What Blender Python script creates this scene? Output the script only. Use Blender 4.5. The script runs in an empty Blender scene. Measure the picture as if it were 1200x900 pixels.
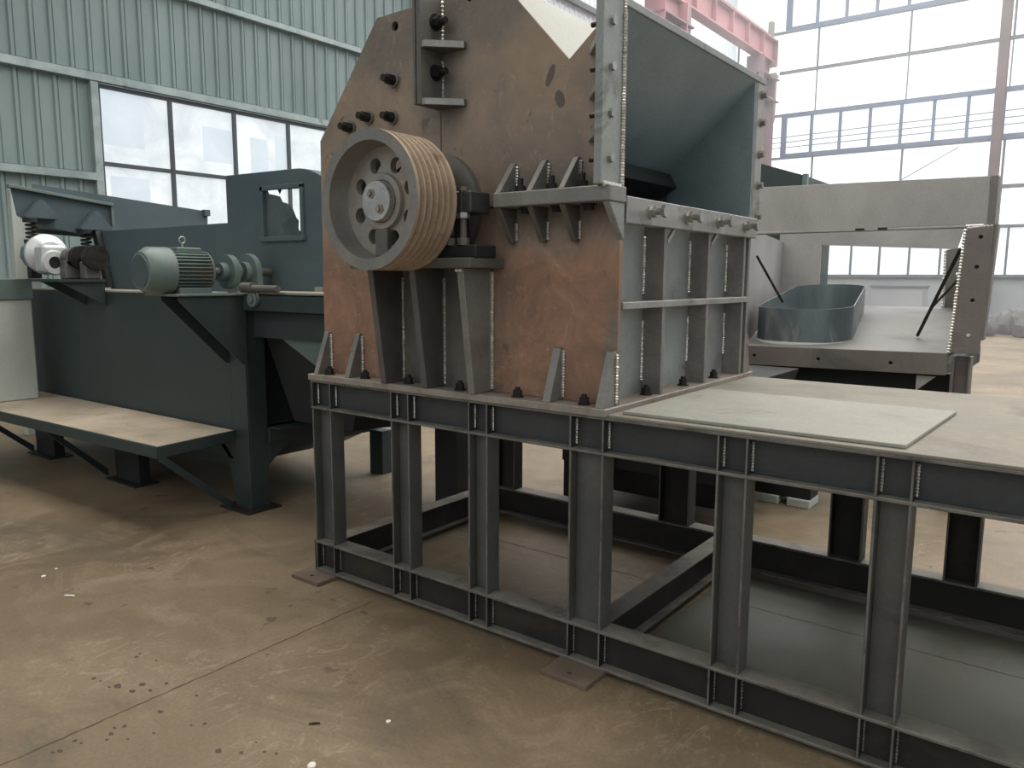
import bpy, bmesh, math, random
from mathutils import Vector, Matrix
random.seed(7)
PI = math.pi
SC = bpy.context.scene
COL = SC.collection
ORG = {}

def s2l(c):
    out = []
    for v in c:
        v /= 255.0
        out.append(v / 12.92 if v <= 0.04045 else ((v + 0.055) / 1.055) ** 2.4)
    return (out[0], out[1], out[2], 1.0)

# ------------------------------------------------------------------ materials
def new_mat(name):
    m = bpy.data.materials.new(name)
    m.use_nodes = True
    nt = m.node_tree
    b = nt.nodes['Principled BSDF']
    return m, nt, b

def nd(nt, typ, **kw):
    n = nt.nodes.new(typ)
    for k, v in kw.items():
        if k in n.inputs.keys():
            n.inputs[k].default_value = v
        else:
            setattr(n, k, v)
    return n

def noise(nt, vec, scale, detail=4.0, rough=0.55, dist=0.0):
    n = nd(nt, 'ShaderNodeTexNoise')
    n.inputs['Scale'].default_value = scale
    n.inputs['Detail'].default_value = detail
    n.inputs['Roughness'].default_value = rough
    n.inputs['Distortion'].default_value = dist
    nt.links.new(vec, n.inputs['Vector'])
    return n.outputs['Fac']

def ramp(nt, fac, stops):
    r = nd(nt, 'ShaderNodeValToRGB')
    e = r.color_ramp.elements
    while len(e) > 1:
        e.remove(e[-1])
    e[0].position = stops[0][0]; e[0].color = stops[0][1]
    for p, c in stops[1:]:
        k = e.new(p); k.color = c
    nt.links.new(fac, r.inputs['Fac'])
    return r.outputs['Color']

G = lambda v: (v, v, v, 1.0)

def mixc(nt, fac, a, b, blend='MIX'):
    m = nd(nt, 'ShaderNodeMix', data_type='RGBA', blend_type=blend)
    for val, idx in ((fac, 0), (a, 6), (b, 7)):
        if hasattr(val, 'is_linked') or hasattr(val, 'links'):
            nt.links.new(val, m.inputs[idx])
        else:
            m.inputs[idx].default_value = val
    return m.outputs[2]

def coords(nt, scale=(1, 1, 1), world=True):
    if world:
        g = nd(nt, 'ShaderNodeNewGeometry').outputs['Position']
    else:
        g = nd(nt, 'ShaderNodeTexCoord').outputs['Object']
    mp = nd(nt, 'ShaderNodeMapping')
    mp.inputs['Scale'].default_value = scale
    nt.links.new(g, mp.inputs['Vector'])
    return mp.outputs['Vector']

def bump(nt, b, h, strength=0.2, dist=0.01):
    n = nd(nt, 'ShaderNodeBump')
    n.inputs['Strength'].default_value = strength
    n.inputs['Distance'].default_value = dist
    nt.links.new(h, n.inputs['Height'])
    nt.links.new(n.outputs['Normal'], b.inputs['Normal'])

def steel(name, c1, c2, scale=4.0, rough=0.5, metal=0.3, c3=None, lo=0.55, hi=0.68, c3scale=2.0,
          stretch=(1, 1, 1), bmp=0.12, spec=0.5):
    """Worn metal or paint: two tones in cloudy noise, an optional third tone in blotches, fine grain."""
    m, nt, b = new_mat(name)
    v = coords(nt, stretch)
    f = noise(nt, v, scale, 6.0, 0.62, 0.3)
    col = ramp(nt, f, [(0.32, s2l(c1)), (0.68, s2l(c2))])
    if c3:
        f3 = noise(nt, v, c3scale, 7.0, 0.68, 0.6)
        k = ramp(nt, f3, [(lo, G(0)), (hi, G(1))])
        col = mixc(nt, k, col, s2l(c3))
    g = noise(nt, v, 70.0, 3.0, 0.6)
    gr = ramp(nt, g, [(0.3, G(0.92)), (0.7, G(1.06))])
    col = mixc(nt, 1.0, col, gr, 'MULTIPLY')
    nt.links.new(col, b.inputs['Base Color'])
    r = ramp(nt, f, [(0.3, G(max(0.05, rough - 0.1))), (0.7, G(min(1, rough + 0.12)))])
    nt.links.new(r, b.inputs['Roughness'])
    b.inputs['Metallic'].default_value = metal
    b.inputs['Specular IOR Level'].default_value = spec
    if bmp:
        bump(nt, b, g, bmp, 0.004)
    return m

M = {}
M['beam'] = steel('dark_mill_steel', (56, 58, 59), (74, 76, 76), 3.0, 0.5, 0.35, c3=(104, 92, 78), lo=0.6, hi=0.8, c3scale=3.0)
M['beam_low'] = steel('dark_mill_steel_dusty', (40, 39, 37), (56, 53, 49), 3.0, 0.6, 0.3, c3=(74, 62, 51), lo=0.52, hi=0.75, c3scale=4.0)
M['bare'] = steel('ground_bare_steel', (140, 138, 134), (172, 170, 164), 6.0, 0.42, 0.55, c3=(112, 100, 90), lo=0.56, hi=0.72, c3scale=7.0)
M['grey_rib'] = steel('grey_rib_steel', (118, 116, 111), (148, 145, 139), 5.0, 0.5, 0.35, c3=(120, 100, 84), lo=0.58, hi=0.74, c3scale=5.0)
M['dark_rib'] = steel('dark_rib_steel', (88, 86, 82), (116, 113, 107), 4.0, 0.55, 0.3, c3=(112, 92, 76), lo=0.6, hi=0.78, c3scale=4.0)
M['face_grey'] = steel('grey_plate_steel', (132, 136, 134), (160, 162, 158), 3.0, 0.5, 0.35, c3=(112, 112, 108), lo=0.58, hi=0.72, c3scale=5.0)
M['weld'] = steel('weld_metal', (196, 194, 186), (236, 234, 226), 40.0, 0.35, 0.6, bmp=0.3)
M['bolt'] = steel('black_bolt_steel', (40, 38, 36), (58, 55, 52), 20.0, 0.45, 0.5)
M['nut_bright'] = steel('bright_bolt_steel', (150, 148, 144), (186, 184, 178), 20.0, 0.35, 0.7)
M['inner'] = steel('hood_inner_steel', (124, 140, 146), (146, 161, 166), 1.6, 0.4, 0.2, c3=(108, 124, 134), lo=0.5, hi=0.75, c3scale=1.2)
M['dusty'] = steel('dust_covered_plate', (146, 143, 133), (168, 165, 154), 2.2, 0.75, 0.0, c3=(130, 125, 112), lo=0.55, hi=0.75, c3scale=3.0)
M['dusty2'] = steel('dust_brown_plate', (128, 122, 110), (150, 144, 131), 2.6, 0.75, 0.0, c3=(112, 104, 91), lo=0.5, hi=0.75, c3scale=2.0)
M['cream'] = steel('pale_plate', (158, 155, 145), (170, 167, 157), 1.5, 0.65, 0.0)
M['teal'] = steel('dark_teal_paint', (45, 57, 57), (55, 67, 67), 1.6, 0.5, 0.0, c3=(63, 75, 74), lo=0.55, hi=0.85, c3scale=1.1, bmp=0.04)
M['teal_up'] = steel('blue_teal_upper', (72, 86, 92), (84, 98, 104), 1.6, 0.5, 0.0, c3=(92, 104, 108), lo=0.55, hi=0.85, c3scale=1.1, bmp=0.04)  # lighter, bluer tone on the upper housing and feeder
M['teal_grey'] = steel('grey_teal_paint', (92, 108, 106), (112, 128, 124), 2.5, 0.4, 0.0, c3=(128, 120, 104), lo=0.56, hi=0.72, c3scale=3.0, bmp=0.05)
M['teal_dust'] = steel('teal_paint_dusty_edge', (150, 148, 136), (176, 170, 152), 5.0, 0.7, 0.0)
M['black'] = steel('black_steel', (26, 28, 29), (40, 42, 42), 3.0, 0.6, 0.1)
M['bench_top'] = steel('bench_plate_dust', (172, 158, 140), (194, 180, 160), 2.6, 0.75, 0.0, c3=(150, 134, 116), lo=0.52, hi=0.74, c3scale=2.4)
M['panel'] = steel('cabinet_cream_paint', (178, 184, 176), (198, 202, 194), 1.4, 0.5, 0.0, bmp=0.03)
M['pulley'] = steel('pulley_cast_iron', (130, 127, 121), (152, 147, 140), 6.0, 0.42, 0.4, c3=(128, 110, 92), lo=0.55, hi=0.75, c3scale=3.0)
M['groove'] = steel('pulley_groove_rust', (160, 140, 120), (184, 164, 142), 8.0, 0.6, 0.15, c3=(132, 108, 88), lo=0.55, hi=0.7, c3scale=12.0)
M['web'] = steel('pulley_web_iron', (138, 134, 127), (164, 158, 148), 7.0, 0.5, 0.3, c3=(158, 136, 114), lo=0.5, hi=0.7, c3scale=4.0)
M['hub'] = steel('hub_machined_steel', (172, 170, 165), (204, 201, 194), 14.0, 0.32, 0.7)
M['ring'] = steel('blued_steel_strip', (94, 105, 110), (120, 131, 134), 2.5, 0.42, 0.4, c3=(158, 158, 155), lo=0.56, hi=0.72, c3scale=4.0, stretch=(1, 1, 0.25))
M['bin'] = steel('bin_grey_steel', (158, 156, 154), (176, 173, 170), 1.2, 0.5, 0.2, c3=(146, 142, 140), lo=0.5, hi=0.8, c3scale=0.9)
M['bin_dark'] = steel('bin_flange_steel', (112, 106, 102), (130, 123, 118), 2.0, 0.5, 0.25, c3=(98, 94, 92), lo=0.55, hi=0.72, c3scale=2.2)
M['bin_floor'] = steel('bin_floor_dust', (108, 106, 102), (126, 123, 118), 1.5, 0.6, 0.05, c3=(96, 93, 89), lo=0.52, hi=0.75, c3scale=1.5)
M['pink'] = steel('faded_red_paint', (156, 104, 107), (174, 122, 124), 1.0, 0.55, 0.0, bmp=0.03)
M['pink_dull'] = steel('dull_red_paint', (118, 92, 95), (136, 108, 110), 1.0, 0.6, 0.0, bmp=0.03)
M['col_red'] = steel('column_red_brown', (78, 60, 60), (100, 78, 77), 1.5, 0.6, 0.0)
M['frame_blue'] = steel('window_frame_blue_grey', (86, 96, 116), (104, 114, 132), 2.0, 0.5, 0.0, bmp=0.02)
M['frame_grey'] = steel('rail_dark_grey', (92, 94, 96), (112, 114, 116), 2.0, 0.6, 0.0, bmp=0.02)
M['frame_dark'] = steel('window_frame_dark', (62, 68, 74), (80, 86, 92), 2.0, 0.5, 0.0, bmp=0.02)
M['rail_steel'] = steel('girt_galvanised', (136, 150, 150), (166, 178, 176), 3.0, 0.45, 0.2, c3=(112, 120, 120), lo=0.55, hi=0.7, c3scale=2.0)
M['flange_dust'] = steel('flange_top_dust', (120, 115, 106), (146, 140, 129), 5.0, 0.7, 0.1, c3=(98, 93, 86), lo=0.5, hi=0.7, c3scale=4.0)
M['flange_edge'] = steel('flange_rolled_edge', (108, 106, 101), (136, 133, 127), 9.0, 0.45, 0.4, c3=(84, 82, 78), lo=0.52, hi=0.68, c3scale=6.0)
M['post_web'] = steel('post_web_steel', (82, 83, 79), (104, 104, 98), 2.0, 0.55, 0.25, c3=(78, 77, 72), lo=0.52, hi=0.72, c3scale=2.5)
M['foot'] = steel('dusty_foot_steel', (104, 90, 78), (124, 108, 94), 6.0, 0.7, 0.1)
M['rock'] = steel('rubble_stone', (84, 84, 84), (124, 121, 117), 2.0, 0.9, 0.0)
M['white_thing'] = steel('white_sacks', (222, 222, 220), (238, 238, 236), 2.0, 0.7, 0.0)
M['far_green'] = steel('far_machine_green', (64, 84, 86), (82, 102, 102), 2.0, 0.5, 0.0)
M['dado'] = steel('low_wall_render', (150, 152, 156), (170, 172, 174), 0.6, 0.85, 0.0)
M['cig'] = steel('litter_white', (232, 228, 216), (244, 240, 230), 20.0, 0.8, 0.0)
M['twig'] = steel('litter_brown', (52, 42, 34), (70, 58, 46), 20.0, 0.8, 0.0)
M['alu'] = steel('cast_aluminium', (192, 196, 196), (218, 222, 220), 6.0, 0.4, 0.35)

# crusher side plate: mill brown, the lower half rusted orange, grey where it was ground beside the welds
def rust_plate():
    m, nt, b = new_mat('rusted_side_plate')
    v = coords(nt)
    f = noise(nt, v, 2.6, 8.0, 0.66, 0.5)
    brown = ramp(nt, f, [(0.3, s2l((128, 118, 106))), (0.5, s2l((154, 135, 116))), (0.72, s2l((172, 152, 131)))])
    f2 = noise(nt, v, 3.4, 9.0, 0.74, 0.9)
    orange = ramp(nt, f2, [(0.32, s2l((122, 98, 82))), (0.48, s2l((148, 114, 93))), (0.62, s2l((168, 129, 104))), (0.72, s2l((192, 160, 136)))])
    sep = nd(nt, 'ShaderNodeSeparateXYZ'); nt.links.new(v, sep.inputs[0])
    ms = nd(nt, 'ShaderNodeMath', operation='MULTIPLY_ADD'); nt.links.new(f, ms.inputs[0])
    ms.inputs[1].default_value = 0.55; nt.links.new(sep.outputs['Z'], ms.inputs[2])
    k = nd(nt, 'ShaderNodeMapRange'); nt.links.new(ms.outputs[0], k.inputs['Value'])
    k.inputs['From Min'].default_value = 2.35; k.inputs['From Max'].default_value = 1.85
    col = mixc(nt, k.outputs[0], brown, orange)
    # ground patches beside the welds: ellipses with ragged edges
    fr = noise(nt, v, 7.0, 7.0, 0.7, 0.6)
    acc = None
    for (cx, cz, rx, rz) in ((-1.84, 1.92, 0.34, 0.22), (-2.44, 2.60, 0.20, 0.40), (-2.75, 2.72, 0.30, 0.22), (-1.50, 2.25, 0.13, 0.55), (-2.25, 2.72, 0.35, 0.16), (-2.43, 1.40, 0.40, 0.42), (-1.50, 1.20, 0.07, 0.40)):
        mp = nd(nt, 'ShaderNodeMapping', vector_type='POINT')
        mp.inputs['Location'].default_value = (-cx / rx, 0, -cz / rz); mp.inputs['Scale'].default_value = (1 / rx, 0, 1 / rz)
        nt.links.new(v, mp.inputs['Vector'])
        ln = nd(nt, 'ShaderNodeVectorMath', operation='LENGTH'); nt.links.new(mp.outputs[0], ln.inputs[0])
        ad = nd(nt, 'ShaderNodeMath', operation='MULTIPLY_ADD'); nt.links.new(fr, ad.inputs[0]); ad.inputs[1].default_value = 1.1; nt.links.new(ln.outputs['Value'], ad.inputs[2])
        mr = nd(nt, 'ShaderNodeMapRange'); nt.links.new(ad.outputs[0], mr.inputs['Value']); mr.inputs['From Min'].default_value = 1.75; mr.inputs['From Max'].default_value = 1.2
        if acc is None:
            acc = mr.outputs[0]
        else:
            mx = nd(nt, 'ShaderNodeMath', operation='MAXIMUM'); nt.links.new(acc, mx.inputs[0]); nt.links.new(mr.outputs[0], mx.inputs[1]); acc = mx.outputs[0]
    sc_ = nd(nt, 'ShaderNodeMath', operation='MULTIPLY'); nt.links.new(acc, sc_.inputs[0]); sc_.inputs[1].default_value = 0.72
    grey = ramp(nt, f2, [(0.35, s2l((98, 95, 88))), (0.65, s2l((128, 123, 114)))])
    col = mixc(nt, sc_.outputs[0], col, grey)
    # pale flakes, scratches and small dark pits
    s = noise(nt, coords(nt, (1, 1, 0.7)), 13.0, 10.0, 0.82, 2.2)
    g = noise(nt, v, 2.1, 4.0, 0.6, 0.3)
    ks = mixc(nt, 1.0, ramp(nt, s, [(0.55, G(0)), (0.66, G(0.85))]), ramp(nt, g, [(0.42, G(0.1)), (0.6, G(1))]), 'MULTIPLY')
    col = mixc(nt, ks, col, s2l((190, 166, 146)))
    d = noise(nt, v, 9.0, 6.0, 0.7, 0.4)
    kd = ramp(nt, d, [(0.62, G(0)), (0.68, G(0.6))])
    col = mixc(nt, kd, col, s2l((84, 72, 64)))
    nt.links.new(col, b.inputs['Base Color'])
    b.inputs['Roughness'].default_value = 0.6
    b.inputs['Metallic'].default_value = 0.1
    bump(nt, b, s, 0.15, 0.004)
    return m
M['rust'] = rust_plate()
M['scorch'] = steel('paint_ground_off_grey', (96, 93, 88), (116, 111, 104), 6.0, 0.55, 0.2)

def floor_mat():
    m, nt, b = new_mat('dusty_concrete')
    v = coords(nt)
    f = noise(nt, v, 0.55, 6.0, 0.6, 0.3)
    col = ramp(nt, f, [(0.3, s2l((104, 90, 71))), (0.5, s2l((127, 110, 87))), (0.72, s2l((147, 129, 104)))])
    f2 = noise(nt, v, 2.2, 9.0, 0.74, 1.2)
    col = mixc(nt, ramp(nt, f2, [(0.48, G(0)), (0.64, G(0.65))]), col, s2l((152, 135, 111)))
    # scraped pale swirls, only here and there
    clus = ramp(nt, noise(nt, v, 1.0, 3.0, 0.5, 0.2), [(0.48, G(0.04)), (0.62, G(1))])
    f3 = noise(nt, coords(nt, (1.4, 0.7, 1)), 4.5, 10.0, 0.8, 3.0)
    k3 = mixc(nt, 1.0, ramp(nt, f3, [(0.55, G(0)), (0.60, G(0.6)), (0.64, G(0.1)), (0.72, G(0.6))]), clus, 'MULTIPLY')
    col = mixc(nt, k3, col, s2l((178, 164, 143)))
    # dark oily drops and grey smears
    f4 = noise(nt, v, 9.0, 3.0, 0.5, 0.3)
    kk = mixc(nt, 1.0, ramp(nt, f4, [(0.64, G(0)), (0.69, G(0.7))]), ramp(nt, noise(nt, v, 0.8, 2.0, 0.5, 0.0), [(0.5, G(0)), (0.58, G(1))]), 'MULTIPLY')
    col = mixc(nt, kk, col, s2l((84, 72, 60)))
    f7 = noise(nt, coords(nt, (0.8, 1.6, 1)), 1.1, 6.0, 0.65, 0.8)
    col = mixc(nt, ramp(nt, f7, [(0.5, G(0)), (0.66, G(0.65))]), col, s2l((100, 90, 75)))
    f6 = noise(nt, v, 60.0, 4.0, 0.7)
    col = mixc(nt, 1.0, col, ramp(nt, f6, [(0.25, G(0.8)), (0.75, G(1.12))]), 'MULTIPLY')
    nt.links.new(col, b.inputs['Base Color'])
    nt.links.new(ramp(nt, f2, [(0.3, G(0.42)), (0.7, G(0.66))]), b.inputs['Roughness'])
    b.inputs['Specular IOR Level'].default_value = 0.5
    bump(nt, b, f2, 0.1, 0.01)
    return m
M['floor'] = floor_mat()

def clad_mat(name, c1, c2, c3, streak=6.0):
    m, nt, b = new_mat(name)
    v = coords(nt, (1, 1, 0.35))
    f = noise(nt, v, 1.1, 5.0, 0.6, 0.2)
    col = ramp(nt, f, [(0.3, s2l(c1)), (0.7, s2l(c2))])
    g = noise(nt, coords(nt, (1, 3, 0.5)), 1.6, 8.0, 0.7, 0.6)
    col = mixc(nt, ramp(nt, g, [(0.6, G(0)), (0.78, G(0.55))]), col, s2l(c3))
    nt.links.new(col, b.inputs['Base Color'])
    b.inputs['Roughness'].default_value = 0.5
    b.inputs['Specular IOR Level'].default_value = 0.3
    return m
M['clad'] = clad_mat('grey_green_cladding', (120, 136, 135), (139, 155, 153), (92, 106, 106))
M['clad_haze_pale'] = clad_mat('haze_pale_cladding', (214, 220, 224), (228, 232, 236), (198, 204, 210))  # far stretch of the wall, paleness of the haze put into its colour

def pane_mat(name, c1, c2, strength, scale=(1, 1, 1)):
    """A frosted, dirty daylit pane: it gives off the daylight behind it, dimmer where it is stained."""
    m, nt, b = new_mat(name)
    v = coords(nt, scale)
    f = noise(nt, v, 1.3, 8.0, 0.65, 0.6)
    col = ramp(nt, f, [(0.35, s2l(c1)), (0.62, s2l(c2))])
    b.inputs['Base Color'].default_value = s2l((150, 154, 156))
    b.inputs['Roughness'].default_value = 0.35
    nt.links.new(col, b.inputs['Emission Color'])
    b.inputs['Emission Strength'].default_value = strength
    return m

# ------------------------------------------------------------------ mesh building
class MB:
    def __init__(self):
        self.bm = bmesh.new()

    def box(self, x0, x1, y0, y1, z0, z1):
        bm = self.bm
        v = [bm.verts.new((x, y, z)) for z in (z0, z1) for y in (y0, y1) for x in (x0, x1)]
        for f in ((0, 2, 3, 1), (4, 5, 7, 6), (0, 1, 5, 4), (2, 6, 7, 3), (0, 4, 6, 2), (1, 3, 7, 5)):
            bm.faces.new([v[i] for i in f])
        return self

    def hexa(self, bottom, top):
        """Closed solid between two loops with the same number of 3D points."""
        bm = self.bm
        a = [bm.verts.new(p) for p in bottom]; b = [bm.verts.new(p) for p in top]
        n = len(a)
        bm.faces.new(a[::-1]); bm.faces.new(b)
        for i in range(n):
            bm.faces.new((a[i], a[(i + 1) % n], b[(i + 1) % n], b[i]))
        return self

    def prism(self, pts, axis, lo, hi):
        """2D outline swept along axis ('x': pts are (y,z); 'y': (x,z); 'z': (x,y))."""
        def P(p, t):
            return {'x': (t, p[0], p[1]), 'y': (p[0], t, p[1]), 'z': (p[0], p[1], t)}[axis]
        return self.hexa([P(p, lo) for p in pts], [P(p, hi) for p in pts])

    def holed(self, outline, holes, axis, lo, hi):
        """Outline with holes, swept along axis."""
        bm = self.bm
        def P(p, t):
            return {'x': (t, p[0], p[1]), 'y': (p[0], t, p[1]), 'z': (p[0], p[1], t)}[axis]
        edges = []
        for loop in [outline] + holes:
            vs = [bm.verts.new(P(p, lo)) for p in loop]
            for i in range(len(vs)):
                edges.append(bm.edges.new((vs[i], vs[(i + 1) % len(vs)])))
        r = bmesh.ops.triangle_fill(bm, use_beauty=True, use_dissolve=False, edges=edges)
        faces = [g for g in r['geom'] if isinstance(g, bmesh.types.BMFace)]
        ext = bmesh.ops.extrude_face_region(bm, geom=faces)
        vs = [g for g in ext['geom'] if isinstance(g, bmesh.types.BMVert)]
        d = {'x': Vector((hi - lo, 0, 0)), 'y': Vector((0, hi - lo, 0)), 'z': Vector((0, 0, hi - lo))}[axis]
        bmesh.ops.translate(bm, verts=vs, vec=d)
        return self

    def cyl(self, p0, p1, r0, r1=None, n=20, cap=True):
        r1 = r0 if r1 is None else r1
        p0 = Vector(p0); p1 = Vector(p1)
        d = (p1 - p0).normalized()
        u = d.orthogonal().normalized(); w = d.cross(u)
        bm = self.bm
        a = [bm.verts.new(p0 + (u * math.cos(2 * PI * i / n) + w * math.sin(2 * PI * i / n)) * r0) for i in range(n)]
        b = [bm.verts.new(p1 + (u * math.cos(2 * PI * i / n) + w * math.sin(2 * PI * i / n)) * r1) for i in range(n)]
        for i in range(n):
            bm.faces.new((a[i], a[(i + 1) % n], b[(i + 1) % n], b[i]))
        if cap:
            bm.faces.new(a[::-1]); bm.faces.new(b)
        return self

    def lathe(self, base, axis, prof, n=64, closed=True):
        """prof: (t along axis, radius) points; closed=True joins the last ring to the first."""
        bm = self.bm
        base = Vector(base); d = Vector(axis).normalized()
        u = d.orthogonal().normalized(); w = d.cross(u)
        rings = []
        for t, r in prof:
            rings.append([bm.verts.new(base + d * t + (u * math.cos(2 * PI * i / n) + w * math.sin(2 * PI * i / n)) * r) for i in range(n)])
        m = len(rings)
        for k in range(m if closed else m - 1):
            a = rings[k]; b = rings[(k + 1) % m]
            for i in range(n):
                bm.faces.new((a[i], a[(i + 1) % n], b[(i + 1) % n], b[i]))
        if not closed:
            bm.faces.new(rings[0][::-1]); bm.faces.new(rings[-1])
        return self

    def tube(self, pts, r, n=8, closed=False):
        bm = self.bm
        pts = [Vector(p) for p in pts]
        rad = r if isinstance(r, (list, tuple)) else [r] * len(pts)
        rings = []
        u = None
        for i, p in enumerate(pts):
            if closed:
                d = pts[(i + 1) % len(pts)] - pts[i - 1]
            else:
                d = pts[min(i + 1, len(pts) - 1)] - pts[max(i - 1, 0)]
            d.normalize()
            if u is None:
                u = d.orthogonal().normalized()
            else:
                u = (u - d * u.dot(d)).normalized()
            w = d.cross(u)
            rings.append([bm.verts.new(p + (u * math.cos(2 * PI * k / n) + w * math.sin(2 * PI * k / n)) * rad[i]) for k in range(n)])
        m = len(rings)
        for k in range(m if closed else m - 1):
            a = rings[k]; b = rings[(k + 1) % m]
            for i in range(n):
                bm.faces.new((a[i], a[(i + 1) % n], b[(i + 1) % n], b[i]))
        if not closed:
            bm.faces.new(rings[0][::-1]); bm.faces.new(rings[-1])
        return self

    def bead(self, p0, p1, r=0.006, step=0.012):
        p0 = Vector(p0); p1 = Vector(p1)
        n = max(3, int((p1 - p0).length / step))
        pts, rad = [], []
        for i in range(n * 2 + 1):
            pts.append(p0.lerp(p1, i / (n * 2)))
            rad.append(r * (1.15 if i % 2 else 0.6) * random.uniform(0.75, 1.2))
        return self.tube(pts, rad, 6)

    def build(self, name, mat, parent=None, bevel=0.0, smooth=False, label=None):
        bm = self.bm
        bmesh.ops.recalc_face_normals(bm, faces=bm.faces[:])
        if parent is not None:
            org = ORG[parent.name]
        else:
            xs = [v.co.x for v in bm.verts]; ys = [v.co.y for v in bm.verts]; zs = [v.co.z for v in bm.verts]
            org = Vector(((min(xs) + max(xs)) / 2, (min(ys) + max(ys)) / 2, min(zs)))
        bmesh.ops.translate(bm, verts=bm.verts[:], vec=-org)
        me = bpy.data.meshes.new(name)
        bm.to_mesh(me); bm.free()
        mats = mat if isinstance(mat, (list, tuple)) else [mat]
        for mm in mats:
            me.materials.append(mm)
        if smooth:
            me.polygons.foreach_set('use_smooth', [True] * len(me.polygons))
            me.set_sharp_from_angle(angle=math.radians(38))
        o = bpy.data.objects.new(name, me)
        COL.objects.link(o)
        if parent is not None:
            o.parent = parent
        else:
            o.location = org
        ORG[o.name] = org.copy()
        if bevel:
            md = o.modifiers.new('edges', 'BEVEL')
            md.width = bevel; md.segments = 1; md.limit_method = 'ANGLE'; md.angle_limit = math.radians(40)
        if label:
            o['label'] = label
        return o

def tag(o, label, cat, group=None, kind=None):
    o['label'] = label; o['category'] = cat
    if group: o['group'] = group
    if kind: o['kind'] = kind
    return o

def thing(name, loc, label, cat, group=None):
    o = bpy.data.objects.new(name, None)
    COL.objects.link(o)
    o.location = loc
    o.empty_display_size = 0.2
    ORG[o.name] = Vector(loc)
    return tag(o, label, cat, group)

def struct(o):
    o['kind'] = 'structure'
    return o

def circ(cx, cz, r, n=20):
    return [(cx + r * math.cos(2 * PI * i / n), cz + r * math.sin(2 * PI * i / n)) for i in range(n)]

def hexbolt(mb, p, d, r, h, washer=True, stub=0.0):
    """Hex head on a washer standing on point p along direction d, with an optional threaded end."""
    p = Vector(p); d = Vector(d).normalized()
    t = 0.0
    if washer:
        mb.cyl(p - d * 0.002, p + d * 0.005, r * 1.35, n=16); t = 0.005
    mb.cyl(p + d * t, p + d * (t + h), r, n=6)
    if stub:
        mb.cyl(p + d * (t + h), p + d * (t + h + stub), r * 0.58, n=10)
    return mb
# ------------------------------------------------------------------ the hall
mb = MB(); mb.box(-14, 8, -6, 31, -0.15, 0.0)
fl_ = struct(mb.build('floor', M['floor']))
# dark oil drops dried on the slab
mb = MB()
for (x, y, r) in [(-2.953, 1.327, 0.02), (-2.87, 1.343, 0.015), (-2.889, 1.393, 0.015), (-2.821, 1.388, 0.01), (-2.82, 1.454, 0.01), (-2.973, 1.303, 0.008), (-3.088, 1.297, 0.01), (-3.046, 1.304, 0.007), (-3.126, 1.49, 0.009), (-3.144, 1.513, 0.007), (-3.032, 1.525, 0.009), (-2.646, 1.335, 0.013), (-2.676, 1.181, 0.009), (-2.658, 1.208, 0.009), (-2.649, 1.156, 0.011), (-2.625, 1.13, 0.007), (-2.571, 1.177, 0.006), (-2.535, 1.25, 0.008), (-2.645, 1.478, 0.008), (-2.26, 1.331, 0.014), (-2.19, 1.373, 0.009), (-2.132, 1.423, 0.007), (-2.092, 1.442, 0.007), (-2.445, 1.392, 0.008), (-2.474, 1.357, 0.006), (-2.201, 1.438, 0.006), (-2.707, 1.06, 0.009), (-2.675, 1.066, 0.007), (-2.686, 1.002, 0.012), (-2.695, 0.984, 0.009)]:
    ph = random.uniform(0, 6); k = random.uniform(.55, .9); n_ = 12
    pts = [(x + r * (1 + .18 * math.sin(3 * t + ph)) * math.cos(t), y + r * k * (1 + .2 * math.cos(2 * t + ph)) * math.sin(t)) for t in [2 * PI * i / n_ for i in range(n_)]]
    mb.prism(pts, 'z', -0.001, 0.0007)
mb.build('oil_drops', steel('dried_oil', (76, 64, 53), (94, 80, 66), 20.0, 0.6, 0.0), fl_)['kind'] = 'stuff'
# saw-cut joints in the slab, set a hair above it
M['joint'] = steel('floor_joint_dirt', (72, 61, 50), (104, 90, 76), 9.0, 0.9, 0.0)
def jag(p0, p1, w, n):
    """A thin irregular crack strip lying on the floor."""
    m = MB(); bm = m.bm
    p0 = Vector(p0); p1 = Vector(p1); d = (p1 - p0).normalized(); s = Vector((-d.y, d.x, 0))
    L, R = [], []
    for i in range(n + 1):
        c = p0.lerp(p1, i / n) + s * random.uniform(-w * 0.4, w * 0.4)
        h = w * random.uniform(0.25, 0.6)
        L.append(bm.verts.new(c + s * h)); R.append(bm.verts.new(c - s * h))
    for i in range(n):
        bm.faces.new((L[i], R[i], R[i + 1], L[i + 1]))
    bmesh.ops.translate(bm, verts=bm.verts[:], vec=(0, 0, 0.0008))
    return m
struct(jag((-2.75, -1.0, 0), (-2.76, 2.5, 0), 0.0075, 120).build('floor_joint', M['joint']))
struct(jag((-3.2, 3.585, 0.0004), (2.0, 3.585, 0.0004), 0.008, 120).build('floor_joint', M['joint']))

def clad(y0, y1, z0, z1, x, pitch, phase, h=0.03, w=0.035):
    """Sheet cladding with standing ribs, facing +x."""
    prof = []
    k = math.ceil((y0 - phase) / pitch)
    prof.append((y0, x))
    while phase + k * pitch < y1 - w:
        c = phase + k * pitch
        if c - w > y0:
            prof += [(c - w, x), (c - w * 0.5, x + h), (c + w * 0.5, x + h), (c + w, x), (c + w + 0.004, x - 0.012), (c + w + 0.012, x - 0.012), (c + w + 0.016, x)]
        k += 1
    prof.append((y1, x))
    return prof

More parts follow.
